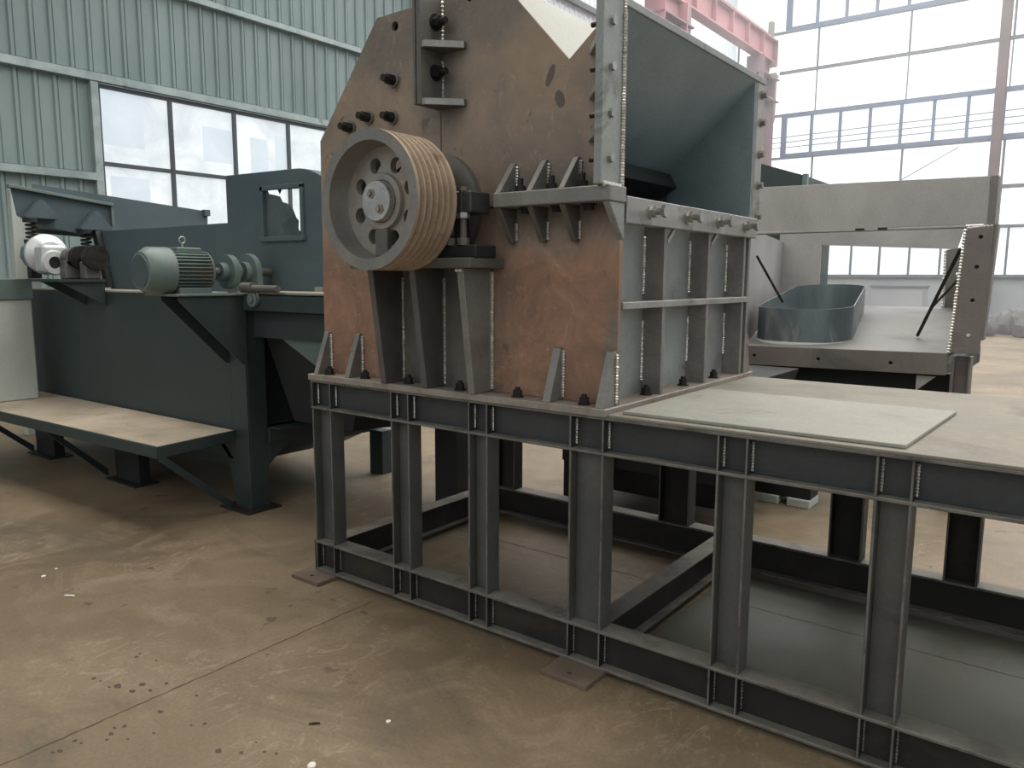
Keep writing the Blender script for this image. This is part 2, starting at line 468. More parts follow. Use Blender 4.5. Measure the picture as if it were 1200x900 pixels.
mb = MB()
X0 = -12.0; PIT = 0.2555; PH = 4.593
for (y0, y1, z0, z1) in ((-6, 5.62, 0, 4.46), (-6, 12.3, 4.46, 12.6), (5.62, 12.3, 0, 2.05)):
    pr = clad(y0, y1, z0, z1, X0, PIT, PH)
    bm = mb.bm
    a = [bm.verts.new((p[1], p[0], z0)) for p in pr]; b = [bm.verts.new((p[1], p[0], z1)) for p in pr]
    for i in range(len(a) - 1):
        bm.faces.new((a[i], a[i + 1], b[i + 1], b[i]))
    mb.box(X0 - 0.12, X0 - 0.02, y0, y1, z0, z1)
struct(mb.build('wall_left', M['clad']))
mb = MB()
pr = clad(12.75, 30, 0, 12.6, X0, 0.25, 12.8)
bm = mb.bm
a = [bm.verts.new((p[1], p[0], 0)) for p in pr]; b = [bm.verts.new((p[1], p[0], 12.6)) for p in pr]
for i in range(len(a) - 1):
    bm.faces.new((a[i], a[i + 1], b[i + 1], b[i]))
mb.box(X0 - 0.12, X0 - 0.02, 12.75, 30, 0, 12.6)
struct(mb.build('wall_left', M['clad_haze_pale']))

def girt(y0, y1, z, h=0.11, d=0.09):
    """Cold-rolled C rail along the left wall."""
    m = MB()
    m.box(X0 + 0.03, X0 + 0.03 + d, y0, y1, z - h / 2, z - h / 2 + 0.012)
    m.box(X0 + 0.03, X0 + 0.03 + d, y0, y1, z + h / 2 - 0.012, z + h / 2)
    m.box(X0 + 0.03 + d - 0.012, X0 + 0.03 + d, y0, y1, z - h / 2, z + h / 2)
    return m
# unseen roof added over the near bay to dim its floor; open sky beyond
mb = MB(); mb.box(-12, 8, -6, 3.9, 8.6, 8.75)
struct(mb.build('dimming_ceiling', M['clad']))
n = 1
for (y0, y1, z, h) in ((-6, 12.4, 4.47, 0.13), (-6, 12.4, 5.97, 0.11), (-6, 5.55, 3.05, 0.12), (-6, 12.4, 7.6, 0.11), (12.8, 29.8, 8.95, 0.16), (12.8, 29.8, 6.2, 0.14)):
    struct(girt(y0, y1, z, h).build('trim_%d' % n, M['rail_steel'] if z < 8 else M['frame_grey'], bevel=0.004)); n += 1
# window post at the left end of the strip window
mb = MB(); mb.box(X0 + 0.0, X0 + 0.11, 5.55, 5.66, 0, 4.42)
struct(mb.build('trim_%d' % n, M['rail_steel'], bevel=0.005)); n += 1

# strip window of the left wall
M['pane_left'] = pane_mat('frosted_pane_left', (190, 200, 208), (230, 235, 238), 0.82, (1, 0.9, 0.9))
mb = MB(); ys = [5.68, 6.79, 7.93, 9.03, 10.13, 11.23, 12.28]
for yy in ys:
    mb.box(X0 - 0.03, X0 + 0.05, yy - 0.03, yy + 0.03, 2.05, 4.40)
for zz in (2.08, 3.26, 4.37):
    mb.box(X0 - 0.028, X0 + 0.045, 5.65, 12.3, zz - 0.03, zz + 0.03)
w = struct(mb.build('window_1', M['frame_dark'], bevel=0.004))
mb = MB(); mb.box(X0 - 0.012, X0 - 0.002, 5.66, 12.3, 2.06, 4.4)
# paler patched sheets stuck on some panes are a second, bluer tone
mb.build('pane', M['pane_left'], w)
M['patch'] = pane_mat('frosted_pane_patch', (182, 196, 206), (196, 207, 216), 0.84)
for (y0, y1, z0, z1) in ((5.74, 6.36, 3.55, 4.33), (7.35, 7.88, 3.5, 4.05), (8.25, 8.6, 3.4, 4.0), (5.8, 6.4, 2.7, 3.1), (8.75, 8.98, 3.5, 4.1)):
    mb = MB(); mb.box(X0 - 0.001, X0 + 0.003, y0, y1, z0, z1); mb.build('sheet_patch', M['patch'], w)

# far wall: translucent sheets above a low rendered wall
YB = 30.0
M['pane_far'] = pane_mat('translucent_sheet_far', (214, 222, 226), (252, 253, 254), 1.14, (1.0, 1, 0.22))
M['pane_strip'] = pane_mat('clear_pane_far', (212, 222, 232), (240, 244, 248), 1.0, (0.7, 1, 2.0))
mb = MB(); mb.box(-12.1, 8, YB, YB + 0.25, 0, 1.67)
struct(mb.build('wall_back', M['dado']))
mb = MB(); mb.box(-12.1, 8, YB + 0.03, YB + 0.06, 1.67, 12.6)
struct(mb.build('wall_back', M['pane_far']))
k = 2
def far_window(z0, z1, x0, x1, step, fw, mat_f, lab_pane, first=None):
    global k
    m = MB()
    m.box(x0 - fw, x1, YB - 0.10, YB + 0.02, z0 - fw, z0 + fw)
    m.box(x0 - fw, x1, YB - 0.10, YB + 0.02, z1 - fw, z1 + fw)
    m.box(x0 - fw * 1.2, x0 + fw * 1.2, YB - 0.11, YB + 0.02, z0, z1)
    x = (first if first is not None else x0 + step)
    while x < x1:
        m.box(x - fw * 0.62, x + fw * 0.62, YB - 0.08, YB + 0.02, z0, z1)
        x += step
    o = struct(m.build('window_%d' % k, mat_f)); k += 1
    m = MB(); m.box(x0, x1, YB + 0.005, YB + 0.025, z0, z1)
    m.build('pane', lab_pane, o)
    return o
far_window(6.17, 7.63, -10.0, 7.5, 1.0, 0.075, M['frame_blue'], M['pane_strip'])
far_window(10.68, 12.5, -10.0, 7.5, 1.0, 0.085, M['frame_blue'], M['pane_far'])
far_window(1.72, 3.33, -9.26, 7.5, 0.955, 0.05, M['frame_grey'], M['pane_strip'])
for (z, h, x0) in ((9.19, 0.05, -12), (10.62, 0.04, -12), (7.66, 0.04, -12), (6.1, 0.04, -12), (4.6, 0.06, -12)):
    mb = MB(); mb.box(x0, 8, YB - 0.09, YB + 0.02, z - h, z + h)
    struct(mb.build('trim_%d' % n, M['frame_grey'])); n += 1
for x in (-11.9, -8.92, -5.9, -2.9, 0.1, 3.1, 6.1):
    mb = MB()
    for (z0, z1) in ((9.2, 10.6), (7.66, 9.15), (3.4, 6.1)):
        wd = 0.018 if z0 == 7.66 else 0.032
        mb.box(x - wd, x + wd, YB - 0.03, YB + 0.025, z0, z1)
    struct(mb.build('trim_%d' % n, M['frame_grey'])); n += 1
# cables outside show through the strip window as thin dark lines
for i, (za, zb) in enumerate(((6.48, 6.62), (6.66, 6.86), (6.84, 7.1))):
    mb = MB(); mb.tube([(-11.6, YB - 0.02, za), (-6, YB - 0.02, (za + zb) / 2 - 0.03), (7, YB - 0.02, zb)], 0.014, 6)
    tag(mb.build('cable', M['frame_grey']), ['lowest thin cable running across the far strip window', 'middle thin cable running across the far strip window', 'topmost thin cable running across the far strip window'][i], 'cable', 'cables across the far strip window')
# bracing wire and conduit on the far wall
mb = MB(); mb.tube([(-8.8, YB - 0.06, 3.36), (-4.2, YB - 0.06, 5.95)], 0.016, 6)
tag(mb.build('bracing_wire', M['frame_grey']), 'thin slanting wire on the far wall above the grey bin', 'wire')

# red-brown hall column at the far wall
t = thing('hall_column', (-3.1, 29.6, 0), 'red-brown steel column rising along the far wall behind the bin', 'column')
mb = MB()
mb.box(-3.24, -2.96, 29.48, 29.52, 0, 12.6).box(-3.24, -2.96, 29.74, 29.78, 0, 12.6).box(-3.12, -3.08, 29.52, 29.74, 0, 12.6)
mb.build('post', M['col_red'], t)
mb = MB(); mb.box(-3.35, -2.85, 29.4, 29.85, 0, 0.04); mb.build('base_plate', M['col_red'], t)

# crane runway beam along the left wall on its columns
t = thing('crane_runway_beam', (-10, 18, 9.1), 'faded red crane runway beam with vertical stiffeners high by the wall', 'crane beam')
mb = MB()
mb.box(-10.18, -9.82, 9.5, 28.3, 9.12, 9.17).box(-10.18, -9.82, 9.5, 28.3, 9.86, 9.9).box(-10.02, -9.98, 9.5, 28.28, 9.17, 9.86)
mb.build('girder', M['pink'], t)
y = 27.0
while y > 10:
    mb = MB(); mb.box(-10.17, -9.83, y - 0.02, y + 0.02, 9.17, 9.86); mb.build('stiffener', M['pink'], t); y -= 1.36
mb = MB(); mb.box(-10.2, -9.8, 28.28, 28.32, 9.1, 9.92); mb.build('end_plate', M['pink_dull'], t)
mb = MB(); mb.box(-10.05, -9.95, 9.5, 28.1, 9.9, 10.04); mb.build('crane_rail', M['pink_dull'], t)
mb = MB(); mb.box(-10.08, -9.92, 28.0, 28.2, 9.9, 10.5); mb.build('end_stop', M['bin_dark'], t)

for i, (y0, y1, lab) in enumerate(((19.3, 20.7, 'dull red crane column under the runway beam, nearer one'), (26.7, 27.9, 'dull red crane column under the end of the runway beam'))):
    t = thing('crane_column', (-10, (y0 + y1) / 2, 0), lab, 'column')
    mb = MB()
    mb.box(-10.3, -9.7, y0, y0 + 0.04, 0, 9.1).box(-10.3, -9.7, y1 - 0.04, y1, 0, 9.1).box(-10.02, -9.98, y0 + 0.04, y1 - 0.04, 0, 9.1)
    mb.build('post', M['pink'] if i == 0 else M['pink_dull'], t)
    mb = MB(); mb.prism([(y1, 6.6), (y1 + 0.42, 7.25), (y1 + 0.42, 9.1), (y1, 9.1)], 'x', -10.2, -9.8)
    mb.build('bracket', M['pink_dull'], t)
    if i == 1:
        mb = MB(); mb.prism([(27.2, 8.55), (27.55, 8.45), (27.55, 8.75), (27.3, 8.75)], 'x', -9.7, -9.45); mb.build('floodlight', M['white_thing'], t, label='small white floodlight')
    for zz in (7.8, 8.55):
        mb = MB(); mb.box(-10.3, -9.7, y0 - 0.02, y1 + 0.46, zz - 0.02, zz + 0.02); mb.build('stiffener', M['pink_dull'], t)
# lattice bracing between the crane columns
t = thing('lattice_brace', (-11.2, 23, 5), 'grey lattice bracing between the crane columns by the pale wall', 'bracing')
for (pa, pb) in (((-11.4, 21.3, 7.6), (-11.4, 25.9, 9.2)), ((-11.4, 21.3, 9.2), (-11.4, 25.9, 7.6)), ((-11.4, 21.2, 8.3), (-11.4, 26.2, 8.5)), ((-11.4, 23.6, 6.5), (-11.4, 23.6, 9.3)), ((-11.4, 21.2, 0.0), (-11.4, 21.2, 9.3))):
    mb = MB(); mb.tube([pa, pb], 0.05, 6); mb.build('brace', M['frame_grey'], t)
# slim red stanchion where the green cladding ends
mb = MB(); mb.box(-11.95, -11.7, 12.42, 12.7, 0, 12.5)
tag(mb.build('stanchion', M['pink']), 'slim red stanchion at the end of the green wall cladding', 'column')
# ------------------------------------------------------------------ the steel stand
ZT = 1.065; XL = -3.28; XR = 0.62; YF = 2.56; YR = 4.08
T = thing('machine_stand', (-1.4, 3.3, 0), 'long dark steel stand of welded beams carrying the rusty crusher', 'stand')
def ibeam_x(x0, x1, yf, depth, z0, z1, tf=0.012, tw=0.010, webpos=0.5):
    m = MB()
    yw = yf + depth * webpos
    m.box(x0, x1, yf, yf + depth, z0, z0 + tf).box(x0, x1, yf, yf + depth, z1 - tf, z1).box(x0, x1, yw - tw / 2, yw + tw / 2, z0 + tf, z1 - tf)
    return m
def ibeam_y(y0, y1, xf, width, z0, z1, tf=0.012, tw=0.010):
    m = MB()
    xw = xf + width / 2
    m.box(xf, xf + width, y0, y1, z0, z0 + tf).box(xf, xf + width, y0, y1, z1 - tf, z1).box(xw - tw / 2, xw + tw / 2, y0, y1, z0 + tf, z1 - tf)
    return m
D = 0.10
ibeam_x(XL, XR, YF, D, 0.912, ZT).build('top_beam', M['beam'], T, bevel=0.002)
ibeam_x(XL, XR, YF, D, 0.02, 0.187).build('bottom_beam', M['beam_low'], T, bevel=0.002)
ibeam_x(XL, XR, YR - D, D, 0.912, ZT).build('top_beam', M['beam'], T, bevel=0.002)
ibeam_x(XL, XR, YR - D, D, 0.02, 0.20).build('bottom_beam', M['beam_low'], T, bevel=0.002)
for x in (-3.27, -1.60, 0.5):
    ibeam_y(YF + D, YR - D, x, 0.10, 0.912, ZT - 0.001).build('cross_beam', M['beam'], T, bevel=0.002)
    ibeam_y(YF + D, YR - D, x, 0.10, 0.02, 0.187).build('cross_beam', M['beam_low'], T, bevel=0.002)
# end plates closing the beam ends on the left
for (z0, z1) in ((0.02, 0.187), (0.912, ZT)):
    mb = MB(); mb.box(XL - 0.008, XL, YF, YF + D, z0, z1); mb.build('end_plate', M['beam'], T, bevel=0.002)
POSTS = [(-3.278, -3.127), (-2.686, -2.562), (-2.194, -2.082), (-1.657, -1.497), (-1.036, -0.923), (-0.516, -0.406), (0.12, 0.23)]
def post(x0, x1, y, d, z0, z1, tf=0.010, tw=0.009):
    m = MB()
    yw = y + d * 0.62
    m.box(x0, x0 + tf, y, y + d, z0, z1).box(x1 - tf, x1, y, y + d, z0, z1).box(x0 + tf, x1 - tf, yw - tw / 2, yw + tw / 2, z0, z1)
    return m
for i, (x0, x1) in enumerate(POSTS):
    post(x0, x1, YF + 0.004, 0.085, 0.187, 0.912).build('post', M['post_web'], T, bevel=0.0015)
for (x0, x1) in ((-3.16, -3.0), (-1.95, -1.76), (-1.0, -0.84), (-0.48, -0.34), (0.2, 0.36)):
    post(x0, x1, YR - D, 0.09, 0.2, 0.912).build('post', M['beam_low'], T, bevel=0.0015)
# paired stiffeners over and under every post, each top pair beside a white weld bead
for (x0, x1) in POSTS:
    for x in (x0, x1 - 0.009):
        for (z0, z1, w) in ((0.924, ZT - 0.012, True), (0.032, 0.175, False)):
            mb = MB(); mb.box(x, x + 0.009, YF + 0.003, YF + 0.045, z0, z1)
            s = mb.build('stiffener', M['beam'] if w else M['beam_low'], T, bevel=0.001)
            if w:
                mb = MB(); mb.bead((x + 0.014, YF + 0.038, z0 + 0.01), (x + 0.014, YF + 0.038, z1 - 0.012), 0.0055, 0.010)
                mb.build('weld_bead', M['weld'], s, label='white weld bead')
            else:
                mb = MB(); mb.bead((x + 0.013, YF + 0.040, z0 + 0.01), (x + 0.013, YF + 0.040, z1 - 0.02), 0.004, 0.012)
                mb.build('weld_bead', M['grey_rib'], s)
# foot plates on the floor
for (x0, x1, y0, y1) in ((-3.34, -3.12, 2.44, 2.68), (-1.69, -1.47, 2.42, 2.68), (0.1, 0.32, 2.42, 2.68), (-3.34, -3.1, 3.95, 4.18), (-1.69, -1.47, 3.95, 4.18), (0.1, 0.32, 3.95, 4.18)):
    mb = MB(); mb.holed([(x0, y0), (x1, y0), (x1, y1), (x0, y1)], [circ((x0 + x1) / 2, y0 + 0.055, 0.011, 14)], 'z', 0.0, 0.02)
    mb.build('foot_plate', M['foot'], T, bevel=0.002)

def dress(o):
    """Dust lies on upward faces; the narrow rolled edges facing the aisle are rubbed bright."""
    o.data.materials.append(M['flange_dust']); o.data.materials.append(M['flange_edge'])
    for p in o.data.polygons:
        vs = [o.data.vertices[i].co for i in p.vertices]
        dx = max(v.x for v in vs) - min(v.x for v in vs); dz = max(v.z for v in vs) - min(v.z for v in vs)
        if p.normal.z > 0.9: p.material_index = 1
        elif p.normal.y < -0.9 and min(dx, dz) < 0.02: p.material_index = 2
for o in list(T.children):
    if o.name.split('.')[0] in ('top_beam', 'bottom_beam', 'post', 'stiffener', 'cross_beam') and o.data.users == 1:
        dress(o)
# thin sheet between the stand's rails, deck shade painted in as darker grey-green
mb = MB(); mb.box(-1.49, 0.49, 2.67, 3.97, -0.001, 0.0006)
struct(mb.build('floor_bay_shade', steel('grey_green_shade_slab', (82, 83, 71), (100, 99, 85), 1.2, 0.6, 0.0, c3=(76, 75, 66), lo=0.5, hi=0.75, c3scale=0.9)))
# plates lying on the stand
mb = MB(); mb.box(-1.481, XR, YF + 0.001, YR, ZT + 0.0005, ZT + 0.012)
tag(mb.build('deck_sheet', M['dusty2'], bevel=0.002), 'dusty brown steel deck sheet covering the right end of the stand', 'plate')
mb = MB(); mb.hexa([(-1.437, 2.600, ZT + 0.013), (-0.443, 2.606, ZT + 0.013), (-0.412, 3.415, ZT + 0.013), (-1.43, 3.40, ZT + 0.013)],
                   [(-1.437, 2.600, ZT + 0.026), (-0.443, 2.606, ZT + 0.026), (-0.412, 3.415, ZT + 0.026), (-1.43, 3.40, ZT + 0.026)])
tag(mb.build('loose_plate', M['dusty'], bevel=0.002), 'pale dust-covered loose plate lying on the deck sheet beside the crusher', 'plate')
# ------------------------------------------------------------------ the crusher
T = thing('rock_crusher', (-2.4, 3.36, ZT), 'unpainted rusty brown rock crusher with a grooved pulley standing on the stand', 'crusher')
ZB = ZT + 0.032          # top of the base flange
FY = 2.66                # front side plate
mb = MB()
# base flange: a frame of flat bar round the foot of the body
mb.box(-3.285, -1.485, 2.548, 2.70, ZT, ZB).box(-3.285, -1.485, 4.0, 4.14, ZT, ZB).box(-1.64, -1.485, 2.70, 4.0, ZT, ZB).box(-3.285, -3.15, 2.70, 4.0, ZT, ZB)
mb.build('base_flange', steel('base_flange_steel', (146, 139, 129), (164, 157, 147), 5.0, 0.5, 0.3, c3=(134, 116, 100), lo=0.5, hi=0.7, c3scale=4.0), T, bevel=0.003)
OUT = [(-3.28, ZB), (-1.50, ZB), (-1.50, 2.652), (-1.745, 2.454), (-2.09, 2.821), (-2.09, 2.825), (-2.83, 2.812), (-3.268, 2.292)]
mb = MB(); mb.holed(OUT, [circ(-2.712, 2.752, 0.021, 16), circ(-2.26, 2.79, 0.020, 16)], 'y', FY, FY + 0.025)
sp = mb.build('side_plate', M['rust'], T, bevel=0.002)
# grey ground patches, seams and dark patches on the side plate
mb = MB(); mb.box(-2.20, -2.025, FY - 0.0015, FY, 1.898, 1.906).box(-2.429, -2.425, FY - 0.0012, FY, 2.13, 2.33)
mb.build('seam', M['bolt'], sp)
M['patch_dark'] = steel('oil_patch', (98, 90, 80), (110, 100, 90), 10.0, 0.6, 0.1)
for (cx, cz, rx, rz, rot) in ((-1.834, 2.405, 0.016, 0.045, -0.4), (-1.787, 2.308, 0.022, 0.036, 0.3)):
    pts = [(cx + rx * math.cos(a) * math.cos(rot) - rz * math.sin(a) * math.sin(rot) , cz + rx * math.cos(a) * math.sin(rot) + rz * math.sin(a) * math.cos(rot)) for a in [2 * PI * i / 18 for i in range(18)]]
    mb = MB(); mb.prism(pts, 'y', FY - 0.0008, FY); mb.build('oil_patch', M['patch_dark'], sp)
mb = MB(); mb.prism(OUT, 'y', 4.035, 4.06); mb.build('side_plate', M['grey_rib'], T, bevel=0.002)
# left end, roof and inside walls
mb = MB(); mb.hexa([(-3.27, FY + .025, ZB), (-3.27, 4.035, ZB), (-3.25, 4.035, ZB), (-3.25, FY + .025, ZB)], [(-3.262, FY + .025, 2.285), (-3.262, 4.035, 2.285), (-3.242, 4.035, 2.285), (-3.242, FY + .025, 2.285)])
mb.build('end_wall', M['rust'], T)
mb = MB(); mb.prism([(-3.262, 2.287), (-3.242, 2.275), (-2.815, 2.785), (-2.1, 2.798), (-2.1, 2.82), (-2.828, 2.808)], 'y', FY + .025, 4.035)
mb.build('roof_plate', M['dark_rib'], T)
# valley in the roof: pale inlet plate on the left, hood roof on the right
mb = MB(); mb.prism([(-1.745, 2.454), (-1.760, 2.440), (-2.112, 2.815), (-2.098, 2.83)], 'y', FY + .003, 4.035)
mb.build('inlet_plate', M['cream'], T, label='pale cream plate')
mb = MB(); mb.prism([(-1.497, 2.632), (-1.497, 2.606), (-2.06, 2.075), (-2.08, 2.09), (-1.757, 2.45)], 'y', FY + .025, 4.035)
mb.build('hood_roof', M['inner'], T, label='blue-grey hood roof')
mb = MB(); mb.box(-1.98, -1.502, 4.026, 4.036, 1.83, 2.60); mb.build('hood_liner', M['inner'], T)
mb = MB(); mb.box(-2.74, -2.72, FY + .025, 4.035, 1.2, 2.7); mb.build('inner_wall', M['black'], T)
mb = MB()
mb.cyl((-2.43, FY + 0.06, 1.9), (-2.43, 4.0, 1.9), 0.42, n=40)
for k in range(4):
    a = k * PI / 2 + 0.5
    c, s = math.cos(a), math.sin(a)
    def R(u, w): return (-2.43 + u * c - w * s, 1.9 + u * s + w * c)
    mb.prism([R(0.36, -0.09), R(0.56, -0.09), R(0.56, 0.0), R(0.36, 0.09)], 'y', FY + 0.08, 3.98)
mb.build('rotor', M['black'], T, bevel=0.004)
mb = MB(); mb.hexa([(-1.60, FY + .03, 1.885), (-1.60, 4.03, 1.885), (-2.0, 4.03, 1.70), (-2.0, FY + .03, 1.70)], [(-1.60, FY + .03, 1.905), (-1.60, 4.03, 1.905), (-2.0, 4.03, 1.72), (-2.0, FY + .03, 1.72)])
mb.build('feed_chute', M['black'], T)

# right face: recessed plate behind ribs
mb = MB(); mb.box(-1.612, -1.597, FY + .025, 4.035, ZB, 1.83); mb.build('end_plate', M['face_grey'], T)
for (y, wu) in ((3.062, 2.94), (3.528, 3.40), (3.985, 3.85)):
    mb = MB(); mb.box(-1.597, -1.502, y - 0.013, y + 0.013, ZB, 1.49).box(-1.597, -1.502, y - 0.013, y + 0.013, 1.49, 1.83)
    r = mb.build('rib', M['grey_rib'], T, bevel=0.002)
    mb = MB()
    mb.bead((-1.594, y - 0.020, 1.53), (-1.594, y - 0.020, 1.78), 0.008, 0.011)
    mb.bead((-1.594, y - 0.020, 1.15 if y < 3.2 else 1.2), (-1.594, y - 0.020, 1.42), 0.008, 0.011)
    mb.build('weld_bead', M['weld'], r, label='white weld bead')
mb = MB(); mb.box(-1.597, -1.492, FY + .025, 4.035, 1.478, 1.506); mb.build('shelf_rib', M['bare'], T, bevel=0.002)
for y in (3.085, 3.55):
    mb = MB(); mb.prism([(y - .012, 1.765), (y - .012, 1.75), (y, 1.75), (y + 0.085, 1.83), (y + 0.065, 1.83)], 'x', -1.51, -1.498)
    mb.build('corner_gusset', M['bare'], T)
# cross bar under the opening with four long bolts
mb = MB(); mb.box(-1.535, -1.478, 2.672, 4.085, 1.812, 1.914)
bar = mb.build('cross_bar', M['bare'], T, bevel=0.003)
for y in (2.868, 3.214, 3.565, 3.905):
    mb = MB(); mb.cyl((-1.479, y, 1.866), (-1.470, y, 1.866), 0.030, n=20)
    mb.cyl((-1.470, y, 1.866), (-1.450, y, 1.866), 0.023, n=6).cyl((-1.450, y, 1.866), (-1.424, y, 1.866), 0.014, n=12).cyl((-1.424, y, 1.866), (-1.408, y, 1.866), 0.026, n=6)
    mb.build('bolt', M['nut_bright'], bar)
# mouth flanges with their bolts
mb = MB(); mb.box(-1.532, -1.498, 2.505, 2.66, 1.945, 2.83)
fl = mb.build('mouth_flange', M['face_grey'], T, bevel=0.003)
mb = MB(); mb.bead((-1.497, 2.655, 1.95), (-1.497, 2.655, 2.82), 0.011, 0.011); mb.bead((-1.497, 2.52, 1.948), (-1.497, 2.65, 1.948), 0.010, 0.015)
mb.build('weld_bead', M['weld'], fl, label='broad white weld bead')
for z in (2.043, 2.204, 2.369, 2.527, 2.70):
    mb = MB(); hexbolt(mb, (-1.498, 2.566, z), (1, 0, 0), 0.017, 0.014, washer=False)
    mb.build('bolt', M['nut_bright'], fl)
    mb = MB(); hexbolt(mb, (-1.532, 2.566, z), (-1, 0, 0), 0.017, 0.018, washer=True, stub=0.03)
    mb.build('nut', M['bolt'], fl)
for z in (2.125, 2.285, 2.45):
    mb = MB(); mb.hexa([(-1.532, 2.515, z), (-1.532, 2.66, z), (-1.645, 2.66, z), (-1.645, 2.648, z)], [(-1.532, 2.515, z + 0.028), (-1.532, 2.66, z + 0.028), (-1.645, 2.66, z + 0.028), (-1.645, 2.648, z + 0.028)])
    mb.build('flange_gusset', M['face_grey'], T, bevel=0.002)
mb = MB(); mb.box(-1.532, -1.498, 4.06, 4.155, 1.86, 2.635)
fl = mb.build('mouth_flange', M['bare'], T, bevel=0.003)
for z in (1.93, 2.09, 2.25, 2.41, 2.55):
    mb = MB(); hexbolt(mb, (-1.498, 4.12, z), (1, 0, 0), 0.017, 0.02); mb.build('bolt', M['grey_rib'], fl)
mb = MB(); mb.box(-1.535, -1.492, 2.66, 4.155, 2.603, 2.635); mb.build('mouth_top_bar', M['face_grey'], T, bevel=0.003)

# split-line shelf on the front with gussets above and below
mb = MB(); mb.box(-2.03, -1.475, 2.535, FY, 1.886, 1.945)
sh = mb.build('split_flange', M['grey_rib'], T, bevel=0.004)
for i, x in enumerate((-2.012, -1.852, -1.697)):
    mb = MB(); mb.prism([(2.54, 1.945), (FY, 1.945), (FY, 2.075), (2.645, 2.075)], 'x', x - 0.013, x + 0.013)
    g = mb.build('upper_gusset', M['grey_rib'], T, bevel=0.002)
    mb = MB(); mb.bead((x + 0.017, FY - 0.006, 1.955), (x + 0.017, FY - 0.006, 2.062), 0.008, 0.011); mb.build('weld_bead', M['weld'], g, label='white weld bead')
    mb = MB(); mb.prism([(2.545, 1.886), (FY, 1.886), (FY, 1.745), (2.635, 1.745)], 'x', x - 0.013, x + 0.013)
    g = mb.build('lower_gusset', M['dark_rib'], T, bevel=0.002)
    mb = MB(); mb.bead((x + 0.017, FY - 0.006, 1.755), (x + 0.017, FY - 0.006, 1.83), 0.007, 0.011); mb.build('weld_bead', M['weld'], g, label='white weld bead')
for x in (-1.94, -1.785, -1.64):
    mb = MB(); hexbolt(mb, (x, 2.605, 1.945), (0, 0, 1), 0.022, 0.024, stub=0.03); mb.build('bolt', M['bolt'], sh)
    mb = MB(); hexbolt(mb, (x + 0.03, 2.605, 1.886), (0, 0, -1), 0.022, 0.02); mb.build('nut', M['bolt'], sh)
mb = MB(); mb.prism([(2.54, 1.886), (FY, 1.886), (FY, 1.745), (2.63, 1.775)], 'x', -1.512, -1.482)
mb.build('lower_gusset', M['face_grey'], T, bevel=0.003)

# upper bracket: upright flange and two short shelves
mb = MB(); mb.box(-2.437, -2.413, 2.515, FY, 2.345, 2.81)
br = mb.build('upper_bracket', M['scorch'], T, bevel=0.002)
mb = MB(); mb.box(-2.452, -2.440, FY - 0.15, FY, 2.345, 2.81); mb.build('bracket_back_plate', M['scorch'], T, bevel=0.002)
mb = MB(); mb.bead((-2.408, FY - 0.006, 2.63), (-2.408, FY - 0.006, 2.80), 0.008, 0.016); mb.bead((-2.408, FY - 0.006, 2.39), (-2.408, FY - 0.006, 2.55), 0.006, 0.016)
mb.build('weld_bead', M['weld'], br, label='white weld bead')
for z in (2.578, 2.340):
    tri = [(-2.413, 2.525), (-2.395, 2.525), (-2.275, 2.64), (-2.275, FY), (-2.413, FY)]
    mb = MB(); mb.prism(tri, 'z', z, z + 0.030); s = mb.build('bracket_gusset', M['dark_rib'], T, bevel=0.002)
    mb = MB(); mb.hexa([(-2.413, 2.522, z + .002), (-2.394, 2.522, z + .002), (-2.272, 2.639, z + .002), (-2.277, 2.643, z + .002), (-2.396, 2.527, z + .002), (-2.413, 2.527, z + .002)],
                       [(-2.413, 2.522, z + .028), (-2.394, 2.522, z + .028), (-2.272, 2.639, z + .028), (-2.277, 2.643, z + .028), (-2.396, 2.527, z + .028), (-2.413, 2.527, z + .028)])
    mb.build('cut_edge', M['bare'], s, label='bright flame-cut edge')
for z in (2.70, 2.49):
    mb = MB(); hexbolt(mb, (-2.413, 2.61, z), (1, 0, 0), 0.026, 0.03, washer=True, stub=0.03)
    mb.build('bolt', M['bolt'], br)
    mb = MB(); mb.cyl((-2.453, 2.61, z), (-2.475, 2.61, z), 0.026, n=6); mb.build('nut', M['bolt'], br)
# loose bolts through the side plate
for (x, z) in ((-2.72, 2.51 + .002), (-2.894, 2.365), (-2.73, 2.346), (-3.025, 2.331)):
    mb = MB(); mb.cyl((x, FY, z), (x, FY - 0.012, z), 0.034, n=20)
    w_ = mb.build('washer', M['grey_rib'], sp)
    mb = MB(); mb.cyl((x, FY - 0.012, z), (x, FY - 0.045, z), 0.026, n=6).cyl((x, FY - 0.045, z), (x, FY - 0.075, z), 0.017, n=10)
    mb.build('bolt', M['bolt'], sp)

# gussets and bolts along the base flange
for x in (-3.235, -2.995, -1.773, -1.520):
    wide = 0.016 if x < -2 else 0.019
    mb = MB(); mb.prism([(2.560, ZB), (FY, ZB), (FY, 1.315), (2.640, 1.315)], 'x', x - wide, x + wide)
    g = mb.build('base_gusset', M['grey_rib'], T, bevel=0.002)
    mb = MB(); mb.bead((x + wide + 0.004, FY - 0.006, ZB + 0.01), (x + wide + 0.004, FY - 0.006, 1.305), 0.008, 0.011); mb.build('weld_bead', M['weld'], g, label='white weld bead')
for (x, y) in ((-3.17, 2.60), (-2.905, 2.605), (-2.6, 2.605), (-2.27, 2.600), (-1.945, 2.600), (-1.615, 2.605), (-1.545, 3.0), (-1.545, 3.375), (-1.545, 3.74)):
    mb = MB(); hexbolt(mb, (x, y, ZB), (0, 0, 1), 0.020, 0.026, washer=True, stub=0.012); mb.build('base_bolt', M['bolt'], T)
mb = MB(); mb.prism([(4.06, ZB), (4.12, ZB), (4.075, 1.3), (4.06, 1.3)], 'x', -1.53, -1.50); mb.build('base_gusset', M['rust'], T)

